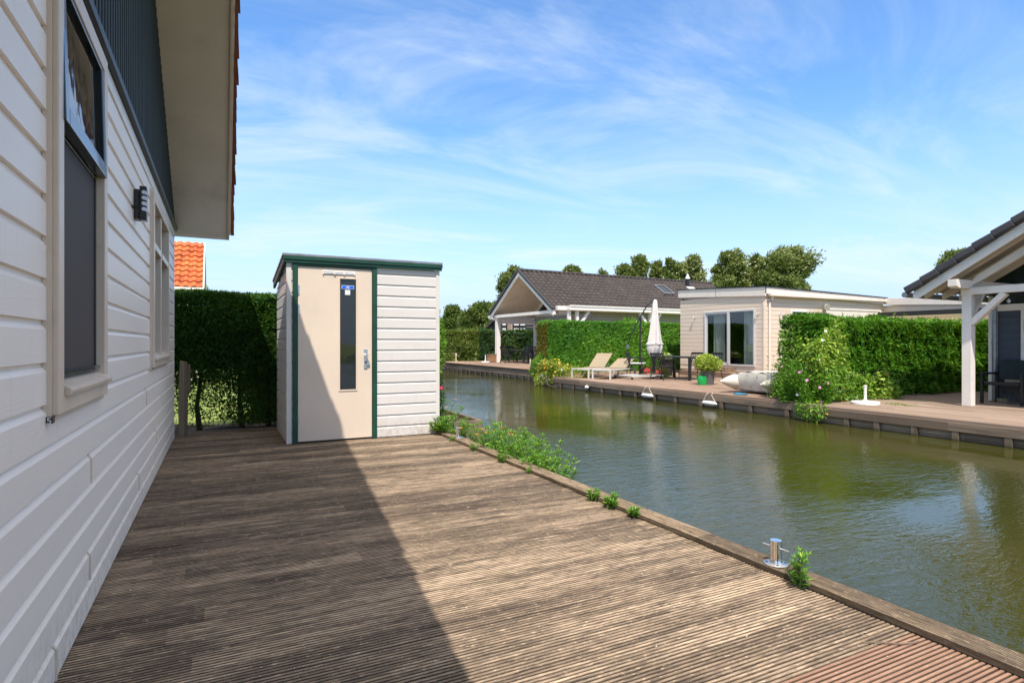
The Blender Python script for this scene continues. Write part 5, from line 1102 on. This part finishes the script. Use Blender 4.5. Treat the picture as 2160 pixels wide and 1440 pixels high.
# ================================================================ TREES
def tree(name, label, u, v_top, dist, width_px, mat, n=9000, L=0.26, Wd=0.12, v_bot=None, seed=1, wind=0.5, sx=1.0, clumps=24, trunk_r=0.22, group='trees behind the houses', tall=1.0):
    """crown from clumps; placed from where its top shows and how far off it stands"""
    x, y = ray(u, dist); zt = zat(v_top, dist); wr = 1.16*width_px/F*dist/2; zb = zat(v_bot, dist) if v_bot else max(1.5, zt*0.25); zb = max(zb, 0.9)
    t = thing(name, label, 'tree', (x, y, -0.1), group=group); o = (x, y, -0.1); r = random.Random(seed)
    right = np.array([CA, -SA, 0]); fwd = np.array([SA, CA, 0]); cl_ = []
    for i in range(clumps):
        a = r.uniform(0, 6.28); h = (i+r.random())/clumps; prof_ = math.sqrt(max(0.05, 1-max(0, h-0.35)**2*1.9)); rad = wr*0.74*prof_*math.sqrt(r.uniform(0.15, 1))
        if h > 0.9: rad *= 0.6
        c = np.array([x, y, 0])+right*(rad*math.cos(a)+wind*(h-0.4)*wr*0.3)+fwd*rad*math.sin(a)*0.7; c[2] = zb+(zt-zb)*(0.05+0.84*h)
        cl_.append((c, wr*r.uniform(0.20, 0.36), r.uniform(0.7, 1.3)*tall))
    pts, dr_ = [], []; per = int(n*2.2)//clumps
    for c, s_, el in cl_:
        d = nrm(RNG.normal(size=(per, 3))); q = (1-RNG.exponential(0.30, per).clip(0, 0.95))*(1+0.55*wob(d*3, 2.2, int(s_*100)))
        q = q*np.where(RNG.random(per) < 0.10, RNG.uniform(1.0, 1.45, per), 1.0); P = c+d*np.array([s_, s_, s_*el])*q[:, None]; pts.append(P); dr_.append(d*0.4+right*wind+RNG.normal(size=(per, 3))*0.5+np.array([0, 0, 0.25]))
    P = np.concatenate(pts); D = np.concatenate(dr_); P[:, 2] = np.minimum(P[:, 2], zt+RNG.uniform(-0.3, 0.1, len(P)))
    tn = (0.4+0.3*wob(P, 1.4, seed)+RNG.normal(size=len(P))*0.25).clip(0, 1)
    leaves('crown', P, D, RNG.normal(size=(len(P), 3))+np.array([-0.2, -0.5, 0.6]), L*RNG.uniform(0.6, 1.3, len(P)), Wd, mat, t, o, tn)
    m = MB(o); zc = zb+(zt-zb)*0.55; m.tube([(x, y, -0.1), (x+wr*0.02, y, zb), (x+right[0]*wr*0.1, y+right[1]*wr*0.1, zc), (x+right[0]*wr*0.2, y+right[1]*wr*0.2, zt-0.8)], [trunk_r, trunk_r*0.8, trunk_r*0.5, trunk_r*0.12], 8)
    for c, s_, el in cl_[::2]:
        k = r.uniform(0.3, 0.7); b = Vector((x, y, zb+(zc-zb)*k)); m.tube([b, (b+Vector(c))/2+Vector((0, 0, 0.2)), c], [trunk_r*0.35, trunk_r*0.22, 0.02], 5)
    m.build('trunk', bark, t); return t
tree('broadleaf_tree', 'round windblown tree crown rising left of the dark tiled gable', 1078, 560, 52, 62, treeA, 7000, seed=2, v_bot=640)
tree('broadleaf_tree', 'small tree top showing above the ridge beside the gable apex', 1206, 555, 58, 50, treeA, 4000, seed=3, v_bot=640)
tree('broadleaf_tree', 'tiny grey green tree top above the middle of the dark ridge', 1268, 566, 66, 34, treeA, 2500, seed=4, v_bot=640)
tree('broadleaf_tree', 'broad tree behind the roof, left half of the wide middle group', 1332, 538, 54, 88, treeA, 11000, seed=5, v_bot=640)
tree('poplar', 'narrow grey green poplar in the gap of the wide middle tree group', 1384, 548, 56, 34, treeA, 4000, seed=6, v_bot=640, tall=1.5)
tree('poplar', 'narrow windblown tree just left of the flue, taller than its pale neighbour', 1409, 540, 52, 34, treeA, 4500, seed=16, v_bot=640, tall=1.5)
tree('broadleaf_tree', 'dense tree behind the flue of the dark roof', 1452, 540, 52, 68, treeA, 8500, seed=7, v_bot=640)
tree('broadleaf_tree', 'windblown tree left of the pair behind the cream bungalow', 1536, 527, 50, 84, treeA, 10500, seed=8, v_bot=650)
tree('broadleaf_tree', 'slender tree between the windblown pair behind the cream bungalow', 1592, 532, 51, 44, treeA, 5500, seed=9, v_bot=650, tall=1.3)
tree('broadleaf_tree', 'largest windblown tree leaning right behind the cream bungalow', 1652, 519, 49, 118, treeA, 16000, seed=10, v_bot=650, wind=0.8, clumps=34)
tree('broadleaf_tree', 'tree top showing over the edge of the veranda roof at the right', 2012, 528, 46, 70, treeA, 6500, seed=12, v_bot=610)
tree('broadleaf_tree', 'dark round tree in the dense group left of the cottage', 1012, 638, 58, 90, treeB, 11000, L=0.26, seed=13, v_bot=745, wind=0.1, group='dense trees left of the cottage')
tree('broadleaf_tree', 'lower round tree in the dense group nearest the shed', 960, 645, 62, 70, treeB, 8000, L=0.26, seed=14, v_bot=745, wind=0.1, group='dense trees left of the cottage')
tree('broadleaf_tree', 'tree filling the gap behind the black timber house', 1050, 636, 66, 80, treeB, 8000, L=0.32, seed=15, v_bot=745, wind=0.1, group='dense trees left of the cottage')
# distant belt of wood closing the horizon
n = 60000; ang = RNG.uniform(-0.9, 0.75, n); rr_ = RNG.uniform(120, 150, n); hh = (3.2+1.6*np.sin(ang*23)+1.2*np.sin(ang*61+1))*RNG.random(n)**0.6
P = np.stack([rr_*np.sin(ang+0.46), rr_*np.cos(ang+0.46), hh], 1); struct(leaves('distant_woods', P, RNG.normal(size=(n, 3)), RNG.normal(size=(n, 3))+np.array([0, -0.5, 0.5]), 1.1, 0.7, treeB), 'stuff')

# ================================================================ FURNITURE AND SMALL THINGS ACROSS THE CANAL
def R2(v, rz): c, s_ = math.cos(rz), math.sin(rz); return Vector((v[0]*c-v[1]*s_, v[0]*s_+v[1]*c, v[2]))
# plastic armchair (faces +x)
def slat_chair(label, loc, rz, mat, group, seat_mat=None, high=0.92, legs_metal=False, pad=False):
    t = thing('garden_chair', label, 'chair', loc, rz, group); w = 0.27; lr = 0.014 if legs_metal else 0.024
    m = MB(); m.hexa([(-0.22, -w+0.03, 0.41), (0.25, -w+0.03, 0.43), (0.25, w-0.03, 0.43), (-0.22, w-0.03, 0.41), (-0.22, -w+0.03, 0.435), (0.25, -w+0.03, 0.455), (0.25, w-0.03, 0.455), (-0.22, w-0.03, 0.435)]); m.build('seat', mat, t, bevel=0.006)
    m = MB()
    for k in range(7):
        y = -w+0.06+k*(2*w-0.12)/6; m.bar((-0.21, y, 0.44), (-0.35, y*1.03, high-0.04), 0.03 if not legs_metal else 0.022, 0.012, (1, 0, 0.3))
    m.bar((-0.345, -w+0.01, high-0.02), (-0.345, w-0.01, high-0.02), 0.02, 0.06)
    for s_ in (1, -1): m.tube([(-0.22, s_*(w-0.02), 0.42), (-0.35, s_*(w-0.015), high)], lr*0.8, 6)
    m.build('backrest', mat, t)
    for s_ in (1, -1):
        m = MB(); m.tube([(0.24, s_*(w-0.01), 0.0), (0.21, s_*w, 0.42), (0.20, s_*w, 0.645)], lr, 6); m.build('leg', mat, t)
        m = MB(); m.tube([(-0.34, s_*(w-0.01), 0.0), (-0.23, s_*(w-0.01), 0.43)], lr, 6); m.build('leg', mat, t)
        m = MB(); m.bar((0.23, s_*w, 0.66), (-0.28, s_*w, 0.655), 0.045, 0.022); m.build('armrest', mat, t, bevel=0.005)
    if pad: m = MB(); m.box(-0.2, 0.25, -w+0.04, w-0.04, 0.458, 0.50); m.build('cushion', cushion, t, bevel=0.015)
    return t
zl = 0.052
tc = (15.35, 29.0)
t = thing('garden_table', 'dark plastic garden table in the open porch of the left cottage', 'table', (tc[0], tc[1], zl)); m = MB(); m.lathe([(0.02, 0.70), (0.78, 0.70), (0.80, 0.715), (0.78, 0.735), (0, 0.735)], n=28); m.build('tabletop', black_plastic, t)
for s_, s2 in ((1, 1), (1, -1), (-1, 1), (-1, -1)):
    m = MB(); m.tube([(s_*0.25, s2*0.25, 0.70), (s_*0.42, s2*0.42, 0.0)], [0.04, 0.03], 6); m.build('leg', black_plastic, t)
g_ = 'dark plastic chairs in the cottage porch'
for (dx, dy, rz, lab) in ((-0.15, 1.45, -1.6, 'dark slatted chair leftmost in the porch, beside the white post'), (0.75, 1.15, -2.3, 'dark slatted chair at the back left of the porch table'), (-0.35, -1.15, 1.45, 'dark slatted chair in front of the porch sliding door'), (0.9, -0.75, 2.3, 'dark slatted chair at the back right of the porch table'), (-0.9, 0.45, 0.1, 'dark slatted chair on the canal side of the porch table')):
    slat_chair(lab, (tc[0]+dx, tc[1]+dy, zl), rz, black_plastic, g_)
t = thing('garden_chair', 'grey metal folded chair at the right edge of the porch beside the hedge', 'chair', (15.55, 27.15, zl), R(100)); m = MB(); m.box(-0.22, 0.25, -0.23, 0.23, 0.42, 0.45); m.build('seat', zinc, t); m = MB(); m.hexa([(-0.25, -0.23, 0.45), (-0.22, -0.23, 0.45), (-0.22, 0.23, 0.45), (-0.25, 0.23, 0.45), (-0.38, -0.23, 0.98), (-0.35, -0.23, 0.98), (-0.35, 0.23, 0.98), (-0.38, 0.23, 0.98)]); m.build('backrest', alu, t)
for a in (-0.2, 0.22):
    for b in (-0.21, 0.21): m = MB(); m.tube([(a, b, 0), (a, b, 0.42)], 0.015, 6); m.build('leg', dark_metal, t)
# wooden planter crate and white parasol foot at the porch
x, y = 14.25, 30.95
t = thing('planter_crate', 'square brown wooden planter beside the white cottage post', 'planter', (x, y, zl)); m = MB()
for i in range(4): m.box(-0.28, 0.28, -0.28, -0.26, 0.02+i*0.105, 0.115+i*0.105); m.box(-0.28, 0.28, 0.26, 0.28, 0.02+i*0.105, 0.115+i*0.105); m.box(-0.28, -0.26, -0.26, 0.26, 0.02+i*0.105, 0.115+i*0.105); m.box(0.26, 0.28, -0.26, 0.26, 0.02+i*0.105, 0.115+i*0.105)
m.build('boards', terracotta, t); m = MB(); m.box(-0.30, 0.30, -0.30, 0.30, 0.44, 0.47); m.build('rim', post_wood, t)
def parasol_foot(label, p, h):
    t = thing('parasol_foot', label, 'parasol base', p); m = MB(); m.lathe([(0.0, 0.0), (0.25, 0.0), (0.25, 0.035), (0.235, 0.05), (0.06, 0.062), (0.05, 0.075), (0, 0.076)], n=32); m.build('base', white_plastic, t, smooth=True)
    m = MB(); m.lathe([(0.026, 0.06), (0.026, h-0.03), (0.034, h-0.028), (0.034, h), (0.02, h)], n=16); m.build('tube', white_plastic, t, smooth=True)
    return t
parasol_foot('white parasol foot with tube beside the brown wooden planter', (13.75, 30.95, zl), 0.42)
parasol_foot('white empty parasol foot on the deck in front of the right hedge', (11.15, 7.03, -0.018), 0.36)
for (u, v, h, lab) in ((921, 770, 0.55, 'a'), ):
    pass
def bollard_lamp(label, x, y, z, h, mat_, cap):
    t = thing('garden_lamp', label, 'garden lamp', (x, y, z)); m = MB(); m.tube([(0, 0, 0), (0, 0, h*0.72)], 0.028, 10); m.build('post', mat_, t); m = MB(); m.lathe([(0.0, h*0.72), (0.05, h*0.73), (0.055, h*0.97), (0.075, h), (0, h+0.03)], n=14); m.build('lamp_head', cap, t, smooth=True)
bollard_lamp('slim garden lamp post at the near corner of the porch deck', 12.2, 22.6, 0.052, 0.62, cream_paint, dark_metal)
x, y = onZ(962, 767, 0.05); bollard_lamp('pale wooden stake lamp at the left end of the far deck', x, y, 0.052, 0.55, cream_paint, cream_paint)
x, y = onZ(951, 768, 0.05); bollard_lamp('taller brown stake at the left end of the far deck', x-0.2, y+0.4, 0.052, 0.85, post_wood, post_wood)
for (a, b) in ((11.25, 30.0), (11.25, 27.0)):
    pass

# sun loungers
def lounger(label, p, rz, rec):
    t = thing('sun_lounger', label, 'sun lounger', p, rz, 'sun loungers on the middle deck'); L_, w, h = 1.95, 0.31, 0.30
    m = MB()
    for s_ in (1, -1): m.box(0, L_, s_*w-0.02, s_*w+0.02, h-0.03, h+0.02)
    m.box(0, 0.04, -w+0.02, w-0.02, h-0.03, h+0.02); m.box(L_-0.04, L_, -w+0.02, w-0.02, h-0.03, h+0.02); m.build('frame', alu, t, bevel=0.004)
    for a in (0.0, L_-0.05):
        for s_ in (1, -1): m = MB(); m.box(a, a+0.05, s_*w-0.025, s_*w+0.025, 0, h-0.031); m.build('leg', alu, t, bevel=0.003)
    m = MB(); q = 1.18; m.box(0.045, q, -w+0.025, w-0.025, h+0.0, h+0.015); m.build('seat', sling, t)
    m = MB(); c_, s2 = math.cos(rec), math.sin(rec); l = 0.80
    for i in range(9):
        a, b = i*l/9, (i+0.93)*l/9
        m.hexa([(q+a*c_, -w+0.01, h+0.02+a*s2), (q+b*c_, -w+0.01, h+0.02+b*s2), (q+b*c_, w-0.01, h+0.02+b*s2), (q+a*c_, w-0.01, h+0.02+a*s2),
                (q+a*c_-0.012*s2, -w+0.01, h+0.035+a*s2), (q+b*c_-0.012*s2, -w+0.01, h+0.035+b*s2), (q+b*c_-0.012*s2, w-0.01, h+0.035+b*s2), (q+a*c_-0.012*s2, w-0.01, h+0.035+a*s2)])
    m.build('backrest', sling, t)
    m = MB(); m.tube([(q+l*0.6*c_, 0.2, h+l*0.6*s2), (q+0.62, 0.2, h)], 0.01, 5); m.tube([(q+l*0.6*c_, -0.2, h+l*0.6*s2), (q+0.62, -0.2, h)], 0.01, 5); m.build('strut', alu, t)
lounger('beige sun lounger with raised backrest, left of the pair by the hedge', (10.62, 16.22, 0.0), R(28), R(36))
lounger('beige sun lounger with low backrest, right of the pair by the hedge', (10.90, 15.42, 0.0), R(28), R(22))

# cantilever parasol
bx, by = ray(1350, 19.6); bx2, by2 = ray(1350, 19.9)
t = thing('cantilever_parasol', 'closed light grey cantilever parasol on dark mast by the hedge', 'parasol', (bx, by, 0.0)); o = t.location[:]
rt = Vector((CA, -SA, 0))
m = MB(o); m.tube([(bx, by, 0.03), (bx, by, 1.1), (bx+rt.x*0.02, by+rt.y*0.02, 2.06)], [0.032, 0.030, 0.027], 12); m.build('mast', dark_metal, t, smooth=True)
a = Vector((bx, by, 0)); pts = [a-rt*0.42+Vector((0, 0, 1.08)), a-rt*0.30+Vector((0, 0, 1.45)), a+Vector((0, 0, 2.02)), a+rt*0.24+Vector((0, 0, 2.42)), a+rt*0.47+Vector((0, 0, 2.63))]
m = MB(o); m.tube(pts, 0.022, 10); m.build('boom', dark_metal, t, smooth=True)
m = MB(o); m.box(bx-rt.x*0.42-0.03, bx-rt.x*0.42+0.03, by-rt.y*0.42-0.04, by-rt.y*0.42+0.04, 0.98, 1.10); m.build('crank', zinc, t, bevel=0.01)
cc = a+rt*0.50
def fold(k, th): return 1+0.26*math.sin(th*4+k*0.35)+0.10*math.sin(th*9+k)
m = MB(o); prof = [(0.02, 2.62), (0.065, 2.58), (0.085, 2.40), (0.115, 2.1), (0.145, 1.8), (0.18, 1.45), (0.215, 1.15), (0.225, 1.0), (0.19, 0.86), (0.11, 0.70), (0.03, 0.60)]
m.lathe(prof, (cc.x, cc.y, 0), 48, fold); m.build('canopy', canvas, t, smooth=True)
m = MB(o); m.lathe([(0.24, 1.10), (0.245, 1.12), (0.245, 1.15), (0.24, 1.17)], (cc.x, cc.y, 0), 48, lambda k, th: fold(6, th)); m.build('tie_strap', canvas, t)
qx, qy = ray(1346, 19.15); Q = Vector((qx, qy, 0)); fw = Vector((SA, CA, 0)); rr2 = (rt*0.9+fw*0.43).normalized(); ff2 = Vector((-rr2.y, rr2.x, 0))
m = MB(o)
for s_ in (1, -1):
    m.bar(Q-rr2*0.62+ff2*0.45*s_+Vector((0, 0, 0.10)), Q+rr2*0.62+ff2*0.45*s_+Vector((0, 0, 0.10)), 0.10, 0.05)
    m.bar(Q-ff2*0.40+rr2*0.55*s_+Vector((0, 0, 0.101)), Q+ff2*0.40+rr2*0.55*s_+Vector((0, 0, 0.101)), 0.10, 0.05)
m.bar(Q-rr2*0.5+Vector((0, 0, 0.102)), Q+rr2*0.5+Vector((0, 0, 0.102)), 0.08, 0.04); fr = m.build('base_frame', alu, t, bevel=0.004)
m = MB(o); m.bar(Q+rr2*0.02-ff2*0.24+Vector((0, 0, 0.142)), Q+rr2*0.60-ff2*0.24+Vector((0, 0, 0.142)), 0.26, 0.03); m.build('wood_tile', fardeck, fr)
for s_ in (1, -1):
    for s2 in (1, -1): p = Q+rr2*0.58*s_+ff2*0.45*s2; m = MB(o); m.tube([p+rr2*-0.02+Vector((0, 0, 0.038)), p+rr2*0.02+Vector((0, 0, 0.038))], 0.036, 14); m.build('wheel', dark_metal, fr)

# patio table and chairs in front of the bungalow
t = thing('patio_table', 'long slim dark metal patio table in front of the bungalow door', 'table', (13.37, 14.45, 0)); m = MB(); m.box(-0.48, 0.48, -0.87, 0.87, 0.69, 0.73); m.build('tabletop', dark_metal, t, bevel=0.004)
for s_ in (1, -1):
    for s2 in (1, -1): m = MB(); m.box(s_*0.44-0.035, s_*0.44+0.035, s2*0.83-0.035, s2*0.83+0.035, 0.0, 0.689); m.build('leg', dark_metal, t, bevel=0.004)
g_ = 'dark metal slatted chairs at the patio table'
for (x, y, rz, lab, pad) in ((12.62, 15.75, R(-50), 'dark slatted metal chair with pale cushion, leftmost at the patio table', True), (12.55, 14.35, R(10), 'dark slatted metal chair on the canal side of the patio table', False), (14.15, 14.9, R(182), 'dark slatted metal chair behind the patio table, farther from the lime plant', False), (14.15, 14.05, R(178), 'dark slatted metal chair behind the patio table, nearest the sliding door', False)):
    slat_chair(lab, (x, y, 0.0), rz, dark_metal, g_, high=0.84, legs_metal=True, pad=pad)
# pots
def pot(m, r0, r1, h): m.lathe([(0, 0), (r0, 0), (r1, h), (r1-0.02, h), (r1-0.03, h-0.04), (0, h-0.04)], n=24); return m
x, y = onZ(1493, 811); t = thing('potted_plant', 'large grey pot with lime green flowering plant behind the green watering can', 'potted plant', (x, y, 0)); m = MB(); pot(m, 0.155, 0.205, 0.42); m.build('pot', pot_mat, t, smooth=True)
blob('', '', '', (x, y, 0.58), (0.30, 0.30, 0.20), 2600, 0.075, 0.045, lime_leaf, seed=51, parent=t, base=0.0)
for ob in t.children: ob.location = ob.location if ob.name.startswith('pot') else (0, 0, 0)
x, y = ray(1404, 20.8); t = thing('potted_plant', 'shallow dark bowl with white and pink flowers on a black stand by the hedge', 'potted plant', (x, y, 0)); m = MB(); m.lathe([(0, 0.48), (0.10, 0.48), (0.21, 0.60), (0.19, 0.62), (0, 0.60)], n=24); m.build('bowl', pot_mat, t, smooth=True)
m = MB(); m.box(-0.17, 0.17, -0.17, 0.17, 0.0, 0.479); m.build('stand', black_plastic, t, bevel=0.01); blob('', '', '', (x, y, 0.68), (0.20, 0.20, 0.10), 500, 0.09, 0.03, lime_leaf, seed=52, parent=t, base=0.0, flowers=((petal_w, 5, 0.05), (petal_p, 3, 0.04)))
for (u, d, lab, fl) in ((1366, 20.0, 'clump of crimson geraniums on the deck behind the parasol base', 22), (1394, 19.6, 'crimson geraniums with lime leaves under the patio table', 22)):
    x, y = ray(u, d); blob('geranium', lab, 'flowers', (x, y, 0.16), (0.28, 0.22, 0.17), 900, 0.06, 0.045, lime_leaf, seed=u, flowers=((petal_r, fl, 0.055),), base=0.0)
x, y = onZ(1481, 811.5); t = thing('watering_can', 'bright green plastic watering can beside the lime plant pot', 'watering can', (x, y, 0), R(-26.6)); m = MB(); m.lathe([(0, 0.0), (0.105, 0.0), (0.112, 0.02), (0.105, 0.20), (0.095, 0.235), (0.05, 0.25), (0.045, 0.235), (0, 0.2)], n=24, fn=lambda k, th: 1+0.15*abs(math.cos(th))); m.build('body', green_plastic, t, smooth=True)
m = MB(); m.tube([(0.10, 0, 0.06), (0.17, 0, 0.12), (0.24, 0, 0.24)], [0.026, 0.018, 0.013], 10); m.tube([(0.10, 0, 0.16), (0.19, 0, 0.155)], 0.006, 6); m.build('spout', green_plastic, t, smooth=True)
m = MB(); m.tube([(-0.115, 0, 0.10), (-0.15, 0, 0.20), (-0.13, 0, 0.29), (-0.05, 0, 0.315), (0.04, 0, 0.30), (0.06, 0, 0.235)], 0.013, 8); m.build('handle', green_plastic, t, smooth=True)

# covered inflatable boat lying on the deck edge
t = thing('covered_boat', 'inflatable boat under a beige cover lying on the deck edge', 'boat', (11.2, 9.3, 0), R(-4)); 
TR = 0.205
def tubepts(y): return [(-0.86, y, 0.27), (-0.78, y, 0.268), (-0.60, y, 0.262), (-0.36, y, 0.25), (0.0, y, 0.25), (1.2, y*0.97, 0.27), (2.0, y*0.8, 0.33)]
for s_, nm in ((1, 'cone'), (-1, 'cone')):
    m = MB(); m.tube(tubepts(0.60*s_), [0.012, 0.045, 0.125, 0.195, TR, TR, TR], 24); m.build('side_tube', tarp, t, smooth=True)
m = MB()
def cover(a, b):
    y = -0.74+1.48*a; x = -0.40+2.4*b; e = 1-(2*a-1)**2
    return (x+0.02*math.sin(a*19), y, 0.40+0.10*e+0.05*b*e+0.012*math.sin(a*23+b*7)+0.006*math.sin(b*31))
m.grid(40, 24, cover)
def skirt(a, b): y = -0.60+1.2*a; return (-0.40-0.05*math.sin(b*2.5)+0.02*math.sin(a*25+b*3), y, 0.09+0.33*b+0.07*(1-(2*a-1)**2)*b)
m.grid(40, 10, skirt); m.build('cover', tarp, t, smooth=True)
m = MB(); m.box(-0.42, -0.40, 0.10, 0.17, 0.16, 0.34); m.tube([(-0.44, -0.12, 0.38), (-0.455, -0.12, 0.38)], 0.022, 10); m.tube([(-0.43, 0.18, 0.41), (-0.45, 0.18, 0.41)], 0.016, 10); m.build('vent_patch', dark_metal, t)
m = MB(); m.box(-0.30, 1.9, -0.55, 0.55, 0.05, 0.12); m.build('hull_floor', zinc, t)
m = MB((10.35, 9.35, 0)); pts = []
for i in range(60): a_ = i*0.55; pts.append((10.38+0.10*math.cos(a_)*(0.6+0.4*math.sin(i)), 9.35+0.20*math.sin(a_)*(0.7+0.3*math.cos(i*1.7)), 0.012+0.012*(i % 3)))
m.tube(pts, 0.008, 5); tag(m.build('blue_rope', blue_cloth), 'tangle of blue rope on the deck edge below the covered boat', 'rope')
# fenders
def fender(label, x, y, z, l, r, ropes=True):
    t = thing('fender', label, 'fender', (x, y, z), 0, 'white boat fenders on the far quay'); m = MB(); m.tube([(0, -l/2-0.03, 0), (0, -l/2, 0), (0, -l/2+0.05, 0), (0, l/2-0.05, 0), (0, l/2, 0), (0, l/2+0.03, 0)], [0.018, 0.03, r, r, 0.03, 0.018], 18); m.build('body', white_plastic, t, smooth=True)
    if ropes: m = MB(); m.tube([(0, -l/2-0.02, 0), (0.02, -l*0.12, -z-0.03), (0.08, -l*0.08, -z+0.012)], 0.007, 5); m.tube([(0, l/2+0.02, 0), (0.02, l*0.30, -z-0.03), (0.08, l*0.28, -z+0.012)], 0.007, 5); m.build('rope', rope_mat, t)
fender('white fender hanging from ropes on the quay below the covered boat', 10.04, 9.95, -0.22, 0.38, 0.05)
fender('white fender hanging from ropes on the quay left of the boat', 10.06, 12.15, -0.22, 0.40, 0.05)
fender('small white pipe end in the quay wall left of both fenders', 10.10, 15.05, -0.20, 0.12, 0.06, False)
# black armchair on the veranda
t = thing('armchair', 'black cushioned armchair against the slate wall on the veranda', 'armchair', (13.62, 5.78, -0.018), R(180)); 
m = MB(); m.box(-0.28, 0.30, -0.28, 0.28, 0.36, 0.42); m.build('seat', dark_metal, t, bevel=0.008)
m = MB(); m.hexa([(-0.24, -0.26, 0.44), (-0.18, -0.26, 0.44), (-0.18, 0.26, 0.44), (-0.24, 0.26, 0.44), (-0.36, -0.26, 0.84), (-0.31, -0.26, 0.84), (-0.31, 0.26, 0.84), (-0.36, 0.26, 0.84)]); m.build('backrest', batten_mat, t, bevel=0.015)
for s_ in (1, -1):
    m = MB(); m.box(-0.30, 0.32, s_*0.32-0.025, s_*0.32+0.025, 0.56, 0.60); m.build('armrest', dark_metal, t, bevel=0.006)
    for a in (-0.28, 0.28): m = MB(); m.box(a-0.025, a+0.025, s_*0.32-0.025, s_*0.32+0.025, 0, 0.559); m.build('leg', dark_metal, t, bevel=0.004)
m = MB((13.55, 5.75, 0.40)); m.box(13.50, 13.62, 5.55, 5.80, 0.405, 0.455); tag(m.build('wooden_box', post_wood, bevel=0.004), 'small wooden box lying on the seat of the black armchair', 'box')
m = MB((13.8, 6.0, 0)); m.box(13.78, 13.90, 5.88, 6.05, -0.018, 0.06); tag(m.build('wooden_block', post_wood, bevel=0.004), 'small wooden block on the deck beside the armchair leg', 'block')
P = np.stack([RNG.normal(11.6, 0.10, 60), RNG.normal(6.6, 0.14, 60), np.full(60, -0.005)], 1); struct(leaves('clippings', P, RNG.normal(size=(60, 3))*np.array([1, 1, 0.2]), np.tile([0, 0, 1.0], (60, 1))+RNG.normal(size=(60, 3))*0.2, 0.06, 0.03, lush, org=(11.6, 6.6, 0)), 'stuff')
